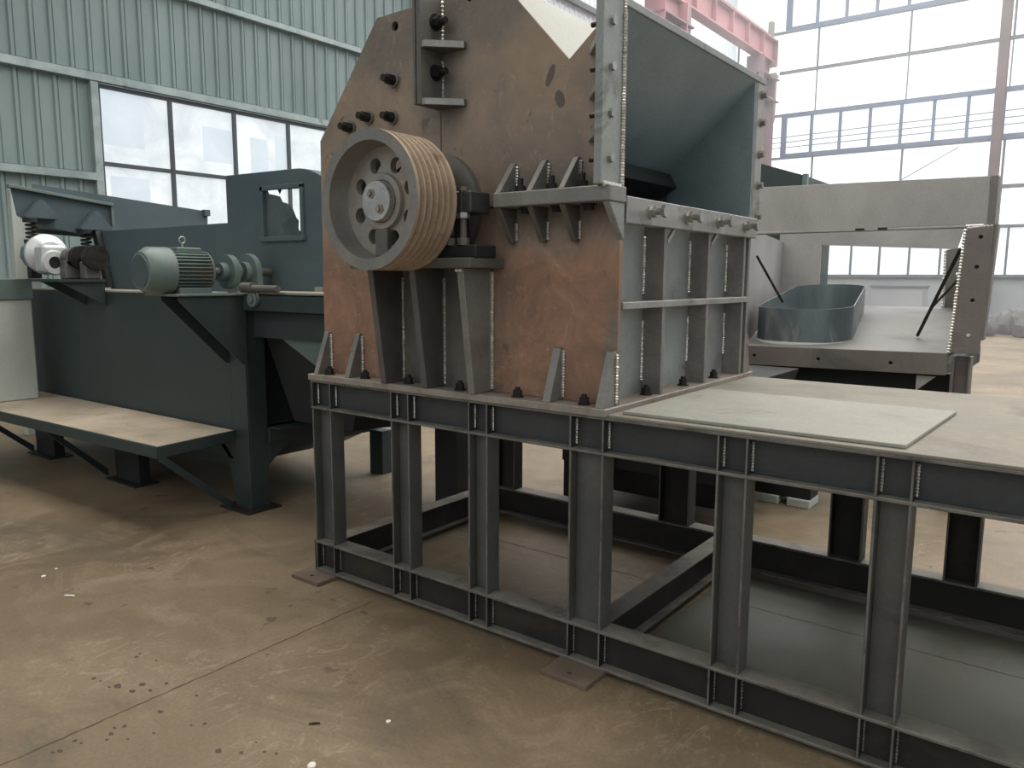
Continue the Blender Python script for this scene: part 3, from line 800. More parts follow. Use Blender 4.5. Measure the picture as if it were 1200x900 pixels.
# pedestal for the bearing
for i, x in enumerate((-2.70, -2.432, -2.150)):
    th = 0.018
    mb = MB(); mb.prism([(FY, ZB), (2.535, ZB), (2.462, 1.640), (FY, 1.640)], 'x', x - th, x + th)
    r = mb.build('pedestal_rib', M['dark_rib'] if i < 2 else M['grey_rib'], T, bevel=0.003)
    mb = MB(); mb.bead((x + th + 0.005, FY - 0.007, ZB + 0.01), (x + th + 0.005, FY - 0.007, 1.63 if i == 2 else 1.60), 0.010 if i == 2 else 0.008, 0.011)
    if i == 2:
        mb.bead((x - th + 0.0, 2.458, 1.632), (x + th, 2.458, 1.632), 0.009, 0.012)
    mb.build('weld_bead', M['weld'], r, label='white weld bead')
mb = MB(); mb.box(-2.80, -2.065, 2.43, FY, 1.640, 1.682); mb.build('pedestal_top', M['dark_rib'], T, bevel=0.003)
mb = MB(); mb.box(-2.66, -2.17, FY - 0.006, FY, ZB, 1.64); mb.build('pedestal_back', M['scorch'], T)

M['cap'] = steel('bearing_cap_iron', (58, 62, 62), (76, 79, 78), 8.0, 0.45, 0.3)
# split bearing housing on the pedestal
SX, SZ = -2.43, 1.905
mb = MB(); mb.box(SX - 0.37, SX + 0.37, 2.46, 2.60, 1.682, 1.735)
mb.prism([(SX - 0.24, 1.735), (SX + 0.24, 1.735), (SX + 0.22, 1.86), (SX + 0.2, 1.895), (SX - 0.2, 1.895), (SX - 0.22, 1.86)], 'y', 2.465, 2.595)
bh = mb.build('bearing_housing', M['black'], T, bevel=0.006)
mb = MB()
mb.prism([(SX + 0.19 * math.cos(a), SZ + 0.19 * math.sin(a)) for a in [PI * i / 20 for i in range(21)]], 'y', 2.465, 2.595)
mb.box(SX - 0.34, SX - 0.15, 2.465, 2.595, 1.868, 1.955).box(SX + 0.15, SX + 0.34, 2.465, 2.595, 1.868, 1.955)
mb.build('bearing_cap', M['cap'], bh, bevel=0.006)
for sx in (-0.29, -0.22, 0.22, 0.29):
    mb = MB(); mb.cyl((SX + sx, 2.478, 1.73), (SX + sx, 2.478, 1.975), 0.014, n=10)
    mb.cyl((SX + sx, 2.478, 1.842), (SX + sx, 2.478, 1.868), 0.026, n=6).cyl((SX + sx, 2.478, 1.735), (SX + sx, 2.478, 1.765), 0.026, n=6)
    mb.cyl((SX + sx, 2.478, 1.955), (SX + sx, 2.478, 1.972), 0.022, n=6)
    mb.build('stud', M['dark_rib'], bh)
    mb = MB(); mb.cyl((SX + sx, 2.478, 1.846), (SX + sx, 2.478, 1.867), 0.027, n=6); mb.build('nut', M['nut_bright'], bh)
mb = MB(); mb.lathe((SX, FY, SZ), (0, -1, 0), [(0, 0.245), (0.035, 0.245), (0.06, 0.20), (0.06, 0.06), (0, 0.06)], 48)
mb.build('shaft_seal', M['dark_rib'], T, smooth=True)
mb = MB(); mb.cyl((SX, FY, SZ), (SX, 2.262, SZ), 0.062, n=32); mb.build('shaft', M['hub'], T, smooth=True)

# the grooved pulley: rim with belt grooves, web with round holes, hub, shaft end
PX, PZ, PYF, PYR, PR = -2.412, 1.912, 2.195, 2.425, 0.283
prof = [(0.0, PR), ]
ng = 6; g0 = 0.012; gp = (PYR - PYF - 2 * g0) / ng
for k in range(ng):
    t0 = g0 + k * gp
    prof += [(t0 + 0.004, PR), (t0 + gp * 0.36, PR - 0.020), (t0 + gp * 0.64, PR - 0.020), (t0 + gp - 0.004, PR)]
prof += [(PYR - PYF, PR), (PYR - PYF, PR - 0.045), (0.16, PR - 0.055), (0.10, PR - 0.062), (0.085, PR - 0.052), (0.0, PR - 0.046)]
mb = MB(); mb.lathe((PX, PYF, PZ), (0, 1, 0), prof, 96)
pu = mb.build('pulley', [M['pulley'], M['groove']], T)
for p in pu.data.polygons:
    c = p.center + ORG[pu.name]
    r = math.hypot(c.x - PX, c.z - PZ)
    if r > PR - 0.03 and 0.008 < c.y - PYF:
        p.material_index = 1
pu.data.polygons.foreach_set('use_smooth', [True] * len(pu.data.polygons)); pu.data.set_sharp_from_angle(angle=math.radians(30))
holes = [circ(PX + 0.158 * math.cos(a), PZ + 0.158 * math.sin(a), 0.032, 20) for a in [2 * PI * (i + 0.42) / 8 for i in range(8)]]
mb = MB(); mb.holed(circ(PX, PZ, PR - 0.052, 72), holes, 'y', PYF + 0.095, PYF + 0.13)
mb.build('pulley_web', M['web'], pu, bevel=0.002)
mb = MB(); mb.lathe((PX, PYF + 0.13, PZ), (0, -1, 0), [(0, 0.118), (0.05, 0.116), (0.055, 0.112), (0.055, 0.088), (-0.06, 0.088), (-0.06, 0.118)], 48)
mb.build('hub', M['web'], pu, smooth=True)
mb = MB(); mb.lathe((PX, PYF + 0.13, PZ), (0, -1, 0), [(-0.02, 0.001), (-0.02, 0.084), (0.078, 0.084), (0.084, 0.080), (0.085, 0.001)], 48, closed=False)
mb.build('shaft_end', M['hub'], pu, smooth=True, label='bright machined shaft end')
for (dx, dz) in ((-0.026, 0.030), (0.024, -0.034)):
    mb = MB(); mb.lathe((PX + dx, PYF + 0.045, PZ + dz), (0, -1, 0), [(0, 0.020), (0.004, 0.020), (0.004, 0.012), (0, 0.012)], 20)
    mb.cyl((PX + dx, PYF + 0.047, PZ + dz), (PX + dx, PYF + 0.030, PZ + dz), 0.011, n=6)
    mb.build('bolt', M['web'], pu)
mb = MB(); mb.box(PX - 0.035, PX + 0.038, PYF + 0.070, PYF + 0.13, PZ - 0.225, PZ - 0.112)
mb.build('key_block', M['scorch'], pu, bevel=0.004)
# ------------------------------------------------------------------ the dark teal machine on the left
T = thing('sorting_machine', (-6, 3.7, 0), 'big dark teal painted machine with a motor on its corner and a torn window', 'machine')
mb = MB(); mb.box(-8.0, -4.70, 3.0, 4.35, 0.34, 1.475); mb.build('lower_body', M['teal'], T, bevel=0.006)
# belly under the body and the corner column
mb = MB(); mb.prism([(-7.6, 0.34), (-4.72, 0.34), (-5.0, 0.22), (-7.3, 0.22)], 'y', 3.15, 4.2); mb.build('belly', M['teal'], T)
mb = MB()
mb.box(-4.70, -4.52, 2.998, 3.012, 0.012, 1.475).box(-4.534, -4.52, 3.012, 3.155, 0.012, 1.475)
mb.prism([(-4.70, 0.34), (-4.70, 0.48), (-4.86, 0.48)], 'y', 2.998, 3.012)
mb.prism([(-4.70, 0.012), (-4.70, 0.50), (-4.95, 0.50), (-4.78, 0.36)], 'y', 3.0, 3.014)
mb.prism([(3.155, 0.30), (3.155, 0.52), (3.42, 0.52)], 'x', -4.534, -4.52)
mb.build('corner_column', M['teal'], T, bevel=0.003)
mb = MB(); mb.box(-4.80, -4.46, 2.93, 3.2, 0.0, 0.012); mb.build('foot_plate', M['beam_low'], T)
# beam over the end bay
mb = MB(); mb.box(-4.70, -3.45, 2.985, 3.01, 1.375, 1.49).box(-4.70, -3.45, 2.985, 3.12, 1.478, 1.49).box(-4.70, -3.45, 2.985, 3.12, 1.375, 1.385)
mb.build('edge_beam', M['teal'], T, bevel=0.003)
mb = MB(); mb.box(-4.52, -3.45, 3.07, 3.09, 1.20, 1.375); mb.build('recessed_beam', M['teal'], T)
mb = MB(); mb.box(-4.70, -3.45, 3.01, 4.35, 1.49, 1.503); mb.build('ledge_plate', M['teal_dust'], T, label='dusty ledge plate')
mb = MB(); mb.box(-8.0, -4.70, 3.0, 3.36, 1.475, 1.488); mb.build('ledge_plate', M['teal_dust'], T, label='dusty ledge plate')
# end bay: dark inside, lower side rail, slanting chute, far legs
mb = MB(); mb.box(-4.72, -3.46, 4.30, 4.33, 0.56, 1.49); mb.build('bay_back', M['black'], T)
mb = MB(); mb.box(-4.56, -4.50, 3.15, 4.33, 0.46, 0.575).box(-4.56, -4.38, 3.15, 4.33, 0.563, 0.575); mb.build('side_rail', M['teal'], T, bevel=0.003)
mb = MB(); mb.box(-3.70, -3.50, 3.96, 4.10, 0.0, 1.478); mb.build('end_post', M['black'], T, bevel=0.003)
mb = MB(); mb.hexa([(-4.35, 3.25, 0.62), (-3.75, 3.25, 0.62), (-3.75, 3.9, 0.58), (-4.35, 3.9, 0.58)], [(-4.48, 3.14, 1.19), (-3.5, 3.14, 1.19), (-3.5, 3.95, 1.19), (-4.48, 3.95, 1.19)]); mb.build('bay_hopper', M['black'], T)
mb = MB(); mb.hexa([(-4.25, 3.095, 1.2), (-3.5, 3.095, 1.2), (-3.5, 3.125, 0.95), (-3.75, 3.125, 0.95)], [(-4.25, 3.11, 1.2), (-3.5, 3.11, 1.2), (-3.5, 3.138, 0.95), (-3.75, 3.138, 0.95)]); mb.build('bay_chute', M['teal_grey'], T)
for (x0, x1, y0, y1) in ((-4.70, -4.55, 4.25, 4.35), (-6.15, -5.95, 4.25, 4.35), (-7.9, -7.7, 4.25, 4.35)):
    mb = MB(); mb.box(x0, x1, y0, y1, 0.0, 0.36); mb.build('rear_leg', M['teal'], T)
# tapered front legs under the body
for x0 in (-6.13, -7.62):
    mb = MB(); mb.prism([(x0, 0.012), (x0 + 0.36, 0.012), (x0 + 0.36, 0.45), (x0 - 0.17, 0.45), (x0 - 0.02, 0.30)], 'y', 2.86, 2.95)
    lg = mb.build('front_leg', M['black'], T, bevel=0.003)
    mb = MB(); mb.box(x0 - 0.06, x0 + 0.40, 2.80, 3.0, 0.0, 0.012); mb.build('foot_plate', M['black'], lg)
# upper housing with a rounded shoulder
UY = 3.35
arc = [(-4.39 + 0.60 * math.sin(a), 1.722 + 0.60 * math.cos(a)) for a in [0.87 * i / 10 for i in range(11)]]
prof = [(-7.05, 1.488), (-7.30, 2.0), (-5.20, 1.995), (-5.20, 2.335)] + arc + [(-3.93, 1.488)]
win = [(-4.735, 1.875), (-4.325, 1.87), (-4.325, 2.19), (-4.735, 2.20)]
mb = MB(); mb.holed(prof, [win], 'y', UY, UY + 0.02); mb.build('housing_front', M['teal_up'], T, bevel=0.003)
mb = MB(); mb.prism(prof, 'y', 4.28, 4.30); mb.build('housing_back', M['teal_up'], T)
sk = MB()
for (a, b) in zip(prof[3:], prof[4:]):
    dx, dz = b[0] - a[0], b[1] - a[1]; L = math.hypot(dx, dz) or 1
    nx, nz = dz / L * -0.015, -dx / L * -0.015
    sk.hexa([(a[0], UY + .02, a[1]), (b[0], UY + .02, b[1]), (b[0] + -abs(nx) * 1, UY + .02, b[1] - 0.015), (a[0] - abs(nx), UY + .02, a[1] - 0.015)],
            [(a[0], 4.28, a[1]), (b[0], 4.28, b[1]), (b[0] - abs(nx), 4.28, b[1] - 0.015), (a[0] - abs(nx), 4.28, a[1] - 0.015)])
sk.build('housing_skin', M['teal_up'], T)
# inspection window: frame, dark plastic and a torn bright strip
mb = MB()
mb.box(-4.765, -4.735, UY - 0.018, UY, 1.85, 2.225).box(-4.325, -4.295, UY - 0.018, UY, 1.85, 2.215).box(-4.765, -4.295, UY - 0.018, UY, 2.195, 2.225).box(-4.775, -4.285, UY - 0.03, UY, 1.845, 1.878)
wf = mb.build('window_frame', M['teal_up'], T, bevel=0.002)
mb = MB(); mb.prism([(-4.735, 1.872), (-4.365, 1.872), (-4.375, 1.905), (-4.385, 1.93), (-4.38, 1.98), (-4.405, 2.0), (-4.44, 2.06), (-4.50, 2.10), (-4.55, 2.112), (-4.575, 2.15), (-4.64, 2.165), (-4.70, 2.175), (-4.715, 2.20), (-4.735, 2.20)], 'y', UY + 0.012, UY + 0.016)
mb.build('torn_plastic', steel('clouded_plastic', (70, 82, 86), (104, 114, 118), 4.0, 0.3, 0.0), wf, label='torn clouded plastic')
mb = MB(); mb.prism([(-4.60, 2.20), (-4.575, 2.165), (-4.55, 2.20)], 'y', UY + 0.012, UY + 0.015); mb.build('plastic_shred', M['black'], wf)

# motor on a bracket at the corner, its axis running into the housing
MX, MZ = -4.70, 1.632
mb = MB(); mb.lathe((MX, 2.415, MZ), (0, 1, 0), [(0.0, 0.001), (0.0, 0.105), (0.004, 0.118), (0.05, 0.148), (0.17, 0.150), (0.17, 0.140), (0.17, 0.001)], 40, closed=False)
mo = mb.build('electric_motor', M['teal_grey'], T, smooth=True, label='grey-green electric motor')
mb = MB(); mb.lathe((MX, 2.410, MZ), (0, 1, 0), [(0, 0.001), (0, 0.10), (0.006, 0.102), (0.006, 0.001)], 36, closed=False)
mb.build('fan_grille', steel('fan_grille_dark', (70, 82, 82), (84, 96, 95), 30.0, 0.5, 0.0), mo, smooth=True)
mb = MB(); mb.lathe((MX, 2.585, MZ), (0, 1, 0), [(0, 0.001), (0, 0.118), (0.24, 0.118), (0.24, 0.001)], 36, closed=False)
for i in range(36):
    a = 2 * PI * i / 36
    if math.sin(a) < -0.86: continue
    c, s = math.cos(a), math.sin(a)
    def Q(u, w): return (MX + u * c - w * s, MZ + u * s + w * c)
    mb.prism([Q(0.112, -0.004), Q(0.140, -0.003), Q(0.140, 0.003), Q(0.112, 0.004)], 'y', 2.590, 2.820)
mb.build('finned_body', M['teal_grey'], mo)
mb = MB(); mb.box(MX - 0.07, MX + 0.07, 2.620, 2.790, MZ + 0.10, MZ + 0.150); mb.build('terminal_cover', M['teal_grey'], mo, bevel=0.006)
mb = MB(); mb.lathe((MX, 2.825, MZ), (0, 1, 0), [(0, 0.001), (0, 0.138), (0.02, 0.13), (0.035, 0.08), (0.05, 0.05), (0.05, 0.001)], 36, closed=False)
mb.build('end_shield', M['teal_grey'], mo, smooth=True)
mb = MB(); mb.cyl((MX, 2.700, MZ + 0.148), (MX, 2.700, MZ + 0.178), 0.008, n=10)
mb.tube([(MX, 2.700 + 0.020 * math.sin(a), MZ + 0.198 - 0.020 * math.cos(a)) for a in [2 * PI * i / 16 for i in range(16)]], 0.006, 8, closed=True)
mb.build('lifting_eye', M['nut_bright'], mo, smooth=True, label='bright lifting eye')
mb = MB(); mb.box(MX - 0.12, MX - 0.06, 2.600, 2.820, 1.488, 1.53).box(MX + 0.06, MX + 0.12, 2.600, 2.820, 1.488, 1.53); mb.build('motor_foot', M['teal_grey'], mo, bevel=0.004)
# coupling, shaft and flange bearing
mb = MB(); mb.cyl((MX, 2.90, MZ), (MX, UY, MZ), 0.028, n=20)
mb.build('drive_shaft', M['dark_rib'], T, smooth=True)
mb = MB(); mb.lathe((MX, 2.945, MZ), (0, 1, 0), [(0, 0.03), (0, 0.062), (0.05, 0.062), (0.05, 0.115), (0.095, 0.115), (0.095, 0.062), (0.145, 0.062), (0.145, 0.03)], 32)
mb.build('coupling', M['teal_grey'], T, smooth=True)
mb = MB()
mb.prism([(MX - 0.13, 1.505), (MX + 0.13, 1.505), (MX + 0.13, 1.55)] + [(MX + 0.125 * math.cos(a), MZ + 0.125 * math.sin(a)) for a in [PI * i / 14 for i in range(15)]] + [(MX - 0.13, 1.55)], 'y', 3.16, 3.20)
mb.cyl((MX, 3.12, MZ), (MX, 3.24, MZ), 0.07, n=28)
mb.build('flange_bearing', M['teal_grey'], T, bevel=0.003)
# bracket: top plate, hanging gussets, hinge lug and pin
mb = MB(); mb.box(-4.86, -4.48, 2.52, 3.24, 1.478, 1.492); mb.build('motor_plate', M['teal_grey'], T, bevel=0.002)
for x in (-4.705, -4.50):
    mb = MB(); mb.prism([(2.54, 1.478), (3.0, 1.478), (3.0, 1.02), (2.97, 1.02), (2.54, 1.45)], 'x', x - 0.006, x + 0.006); mb.build('motor_gusset', M['teal'], T)
mb = MB(); mb.cyl((-4.36, 2.985, 1.455), (-4.36, 2.955, 1.455), 0.05, n=24).cyl((-4.36, 2.955, 1.455), (-4.36, 2.94, 1.455), 0.025, n=12)
mb.build('hinge_lug', M['teal_grey'], T, bevel=0.003)
mb = MB(); mb.cyl((-4.38, 2.96, 1.525), (-4.08, 2.96, 1.525), 0.022, n=14); mb.build('hinge_pin', M['dark_rib'], T, smooth=True)
mb = MB(); mb.cyl((-4.45, 2.96, 1.53), (-4.34, 2.96, 1.53), 0.034, n=14); mb.build('hinge_knuckle', M['dark_rib'], T, smooth=True)
for i in range(4):
    mb = MB(); mb.box(-4.2 + i * 0.17, -4.12 + i * 0.17, UY - 0.012, UY, 1.50, 1.535); mb.build('weld_tab', M['teal_dust'], T)
mb = MB(); mb.bead((-4.705, 2.99, 1.39), (-4.705, 2.99, 1.47), 0.006, 0.012); mb.build('weld_bead', M['weld'], T)

# bench-like work platform along the body
T = thing('work_platform', (-5.8, 2.65, 0), 'low bench-like steel platform with dusty top along the teal machine', 'platform')
mb = MB(); mb.hexa([(-7.75, 2.28, .520), (-4.56, 2.38, .530), (-4.66, 2.985, .530), (-7.75, 2.985, .520)], [(-7.75, 2.28, .540), (-4.56, 2.38, .555), (-4.66, 2.985, .555), (-7.75, 2.985, .540)])
mb.build('platform_top', M['bench_top'], T, bevel=0.002)
mb = MB(); mb.hexa([(-7.75, 2.275, .465), (-4.553, 2.373, .482), (-4.56, 2.392, .482), (-7.75, 2.295, .465)], [(-7.75, 2.275, .541), (-4.553, 2.373, .556), (-4.56, 2.392, .556), (-7.75, 2.295, .541)])
mb.hexa([(-4.553, 2.373, .482), (-4.650, 2.985, .482), (-4.668, 2.985, .482), (-4.571, 2.373, .482)], [(-4.553, 2.373, .556), (-4.650, 2.985, .556), (-4.668, 2.985, .556), (-4.571, 2.373, .556)])
mb.build('edge_angle', M['teal'], T, bevel=0.002)
for (x, yb) in ((-4.575, 2.40), (-6.15, 2.36), (-7.55, 2.32)):
    mb = MB(); e = 0.02
    p0 = Vector((x, yb, 0.49)); p1 = Vector((x - 0.07, 2.92 if x > -5 else 2.83, 0.045))
    mb.hexa([(p0.x - e, p0.y, p0.z - .03), (p0.x + e, p0.y, p0.z - .03), (p0.x + e, p0.y, p0.z + .02), (p0.x - e, p0.y, p0.z + .02)], [(p1.x - e, p1.y, p1.z - .03), (p1.x + e, p1.y, p1.z - .03), (p1.x + e, p1.y, p1.z + .03), (p1.x - e, p1.y, p1.z + .03)])
    mb.build('brace', M['teal'], T)

# cream cabinet at the far left with its teal cap and pale riser
T = thing('control_cabinet', (-7.62, 2.5, 0.545), 'cream control cabinet with a teal cap standing on the platform at the left edge', 'cabinet')
mb = MB(); mb.box(-7.74, -7.30, 2.29, 2.79, 0.545, 1.40); mb.build('body', M['panel'], T, bevel=0.006)
mb = MB(); mb.box(-7.76, -7.28, 2.29, 2.80, 1.40, 1.575); mb.build('cap', M['teal_grey'], T, bevel=0.006)
mb = MB(); mb.box(-7.298, -7.292, 2.783, 2.79, 0.56, 1.39); mb.build('door_edge', M['teal_grey'], T)
mb = MB(); mb.prism([(3.12, 0.0), (3.38, 0.0), (3.36, 2.34), (3.14, 2.44)], 'x', -8.6, -8.5); tag(mb.build('panel_riser', M['panel'], bevel=0.005), 'tall pale upright panel behind the cream cabinet at the left edge', 'panel')

# sloping feeder trough above, on springs
T = thing('feeder_trough', (-7.8, 3.4, 1.475), 'sloping teal feeder trough on springs above the cabinet by the wall', 'feeder')
FX = -7.3
mb = MB(); mb.prism([(2.70, 2.335), (3.518, 2.245), (3.518, 2.03), (3.28, 1.965), (2.95, 2.02), (2.735, 2.10)], 'x', FX - 0.012, FX); mb.build('side_plate', M['teal_up'], T)
mb = MB(); mb.hexa([(FX - .02, 2.67, 2.325), (FX + .05, 2.67, 2.325), (FX + .05, 3.52, 2.232), (FX - .02, 3.52, 2.232)], [(FX - .02, 2.67, 2.352), (FX + .05, 2.67, 2.352), (FX + .05, 3.52, 2.258), (FX - .02, 3.52, 2.258)]); mb.build('top_flange', M['teal_grey'], T, bevel=0.003)
mb = MB(); mb.box(FX - .012, FX + .03, 3.505, 3.525, 2.07, 2.24); mb.build('end_flange', M['teal_grey'], T)
mb = MB(); mb.prism([(3.30, 2.49), (5.16, 2.355), (5.14, 1.93), (3.30, 2.02)], 'x', -8.412, -8.40); mb.build('side_plate', M['teal_up'], T)
mb = MB(); mb.box(-8.42, -8.36, 5.10, 5.17, 2.30, 2.37); mb.build('end_flange', M['teal_up'], T)
mb = MB(); mb.hexa([(-8.40, 3.31, 2.055), (FX - .012, 2.80, 2.09), (FX - .012, 3.5, 2.04), (-8.40, 4.2, 2.02)], [(-8.40, 3.31, 2.065), (FX - .012, 2.80, 2.10), (FX - .012, 3.5, 2.05), (-8.40, 4.2, 2.03)]); mb.build('trough_floor', M['teal_up'], T)
for (yf, ya, yr, zb, zt, ys, foot) in ((2.765, 2.894, 3.027, 2.095, 2.237, 2.81, 1.86), (3.204, 3.347, 3.473, 2.02, 2.176, 3.25, 1.80)):
    for x in (FX + 0.015, FX + 0.10):
        mb = MB(); mb.prism([(yf, zb), (yr, zb), (ya + 0.012, zt), (ya - 0.012, zt)], 'x', x - 0.006, x + 0.006)
        b_ = mb.build('spring_bracket', M['teal_up'], T)
    mb = MB(); mb.box(FX, FX + 0.115, yf - 0.01, yr, zb - 0.012, zb); mb.build('bracket_shelf', M['teal_up'], b_)
    mb = MB(); mb.hexa([(FX + .015, yf, zb), (FX + .10, yf, zb), (FX + .10, yf + .01, zb), (FX + .015, yf + .01, zb)], [(FX + .015, ya - .02, zt), (FX + .10, ya - .02, zt), (FX + .10, ya - .01, zt), (FX + .015, ya - .01, zt)]); mb.build('bracket_web', M['teal_up'], b_)
    xs = FX + 0.06; z1 = zb - 0.012
    mb = MB(); mb.cyl((xs, ys, z1 - 0.035), (xs, ys, z1), 0.06, n=20); mb.build('spring_seat', M['black'], b_)
    mb = MB(); mb.tube([(xs + 0.038 * math.cos(t), ys + 0.038 * math.sin(t), z1 - 0.035 - 0.15 * t / (2 * PI * 4.5)) for t in [2 * PI * 4.5 * i / 90 for i in range(91)]], 0.009, 6)
    mb.build('spring', M['black'], b_, smooth=True)
    mb = MB(); mb.cyl((xs, ys, z1 - 0.215), (xs, ys, z1 - 0.18), 0.06, n=20); mb.build('spring_seat', M['black'], b_)
    mb = MB(); mb.box(xs - 0.04, xs + 0.04, ys - 0.04, ys + 0.04, 1.578 if ys < 3 else 1.490, z1 - 0.215); mb.build('spring_post', M['black'], T)
mb = MB(); mb.prism([(-7.24, 2.0), (-7.16, 2.0), (-6.98, 1.50), (-7.06, 1.50)], 'y', 3.30, 3.34); mb.build('gap_shade_strip', M['black'], T)  # black strip standing in for the shaded gap left of the housing

# vibrator drive: motor, pale flange, gearbox and coupling on a bracket
T = thing('vibrator_drive', (-6.9, 2.8, 1.555), 'vibrator drive with a pale round flange and dark gearbox under the feeder trough', 'motor')
DX, DY, DZ = -6.97, 2.80, 1.775
mb = MB(); mb.cyl((-7.18, DY, DZ), (DX, DY, DZ), 0.12, 0.13, n=10); mb.build('motor_body', M['teal_grey'], T, bevel=0.004)
mb = MB(); mb.lathe((DX, DY, DZ), (1, 0, 0), [(0, 0.001), (0, 0.165), (0.03, 0.165), (0.07, 0.12), (0.10, 0.10), (0.10, 0.001)], 40, closed=False); mb.build('drive_flange', M['alu'], T, smooth=True, label='pale aluminium flange')
mb = MB(); mb.box(-6.87, -6.70, DY - 0.13, DY + 0.06, DZ - 0.15, DZ + 0.07); gc = mb.build('gear_case', M['alu'], T, bevel=0.02, label='pale aluminium gear case')
mb = MB(); mb.lathe((-6.70, DY - 0.05, DZ - 0.07), (1, 0, 0), [(0, 0.045), (0, 0.10), (0.025, 0.09), (0.025, 0.05)], 24); mb.build('output_ring', M['alu'], gc, smooth=True)
mb = MB(); mb.cyl((-6.699, DY - 0.05, DZ - 0.07), (-6.695, DY - 0.05, DZ - 0.07), 0.05, n=20); mb.build('bore', M['black'], gc)
for (x0, x1, y, r) in ((-6.68, -6.58, 2.86, 0.075), (-6.60, -6.54, 2.90, 0.095), (-6.54, -6.44, 2.93, 0.045), (-6.44, -6.38, 2.94, 0.10)):
    mb = MB(); mb.cyl((x0, y, DZ - 0.03), (x1, y, DZ - 0.03), r, n=24); mb.build('coupling', M['dark_rib'] if r == 0.075 else M['bolt'], T, smooth=True)
mb = MB(); mb.box(-6.69, -6.58, DY - 0.02, DY + 0.14, 1.575, DZ - 0.05); mb.build('bearing_stand', M['dark_rib'], T, bevel=0.01)
mb = MB(); mb.box(-6.52, -6.42, DY + 0.06, DY + 0.18, 1.575, DZ - 0.06); mb.build('bearing_stand', M['dark_rib'], T, bevel=0.01)
mb = MB(); mb.box(-7.0, -6.38, 2.64, 2.996, 1.555, 1.575); mb.build('drive_shelf', M['teal'], T)
for x_ in (-6.76, -6.42):
    mb = MB(); mb.prism([(2.66, 1.555), (2.996, 1.555), (2.996, 1.36)], 'x', x_, x_ + 0.015); mb.build('shelf_gusset', M['teal'], T)
# ------------------------------------------------------------------ the grey bin behind
T = thing('steel_bin', (-1.6, 7.4, 0), 'large open grey steel bin on dark legs behind the deck', 'bin')
BY = 6.0
mb = MB(); mb.hexa([(-2.27, BY + .02, 1.06), (-0.80, BY + .02, 1.085), (-0.86, 6.35, 1.105), (-2.33, 6.35, 1.08)], [(-2.27, BY + .02, 1.075), (-0.80, BY + .02, 1.10), (-0.86, 6.35, 1.12), (-2.33, 6.35, 1.095)])
mb.hexa([(-2.33, 6.35, 1.08), (-0.86, 6.35, 1.105), (-1.08, 9.0, 1.305), (-2.85, 9.0, 1.300)], [(-2.33, 6.35, 1.095), (-0.86, 6.35, 1.12), (-1.08, 9.0, 1.320), (-2.85, 9.0, 1.315)])
mb.build('floor_plate', M['bin_floor'], T)
mb = MB(); mb.holed([(-2.27, 0.925), (-0.808, 0.946), (-0.80, 1.100), (-2.27, 1.075)], [circ(x, 1.005 + 0.01 * (x + 1.5), 0.013, 14) for x in (-2.15, -1.66, -1.16)], 'y', BY, BY + 0.02)
mb.build('front_lip', M['bin_dark'], T, bevel=0.002)
# left wall, splayed
mb = MB(); mb.hexa([(-2.25, BY, 1.06), (-2.27, BY, 1.06), (-2.97, 9.0, 1.29), (-2.95, 9.0, 1.29)], [(-2.25, BY, 2.0), (-2.27, BY, 2.0), (-2.97, 9.0, 2.02), (-2.95, 9.0, 2.02)])
mb.build('side_wall', M['bin'], T)
mb = MB(); mb.box(-2.98, -2.52, 8.985, 8.999, 1.325, 2.0); mb.build('rear_wall_flange', M['bin'], T)
# top plates near and far
mb = MB(); mb.hexa([(-2.36, BY, 1.955), (-0.62, BY, 1.966), (-0.62, BY + .02, 1.966), (-2.36, BY + .02, 1.955)], [(-2.36, BY, 2.302), (-0.645, BY, 2.273), (-0.645, BY + .02, 2.273), (-2.36, BY + .02, 2.302)])
mb.box(-2.36, -0.64, BY - 0.01, BY + 0.12, 1.945, 1.958)
mb.build('top_plate', M['bin'], T, bevel=0.002)
mb = MB(); mb.box(-0.640, -0.595, BY - 0.005, BY + 0.10, 1.96, 2.272); mb.build('top_end', M['bin_dark'], T)
mb = MB(); mb.hexa([(-2.99, 9.0, 2.0), (-1.20, 9.0, 1.905), (-1.20, 9.03, 1.905), (-2.99, 9.03, 2.0)], [(-2.99, 9.0, 2.36), (-1.10, 9.0, 2.34), (-1.10, 9.03, 2.34), (-2.99, 9.03, 2.36)])
mb.build('top_plate', M['bin'], T)
for (x, dx) in ((-1.45, .05), (-1.3, .05)):
    mb = MB(); mb.box(x, x + 0.06, BY - 0.018, BY - 0.01, 1.948, 1.962); mb.build('tack_mark', M['bolt'], T)
# near corner flange with four bolt holes
mb = MB(); mb.holed([(-0.795, 1.105), (-0.618, 1.105), (-0.592, 1.955), (-0.752, 1.935)], [circ(x, z, 0.013, 14) for (x, z) in ((-0.666, 1.88), (-0.675, 1.684), (-0.683, 1.463), (-0.691, 1.234))], 'y', BY - 0.02, BY)
f_ = mb.build('corner_flange', M['bin_dark'], T, bevel=0.002)
mb = MB(); mb.bead((-0.797, BY - .012, 1.10), (-0.757, BY - .012, 1.935), 0.014, 0.02).bead((-0.75, BY - .012, 1.94), (-0.60, BY - .012, 1.95), 0.010, 0.02)
mb.build('weld_bead', M['weld'], f_, label='ragged white weld bead')
mb = MB(); mb.hexa([(-0.618, BY - .02, 1.20), (-0.600, BY - .02, 1.20), (-0.600, BY + .1, 1.20), (-0.618, BY + .1, 1.20)], [(-0.590, BY - .02, 1.96), (-0.572, BY - .02, 1.96), (-0.572, BY + .1, 1.96), (-0.590, BY + .1, 1.96)]); mb.build('flange_return', M['bin_dark'], T)
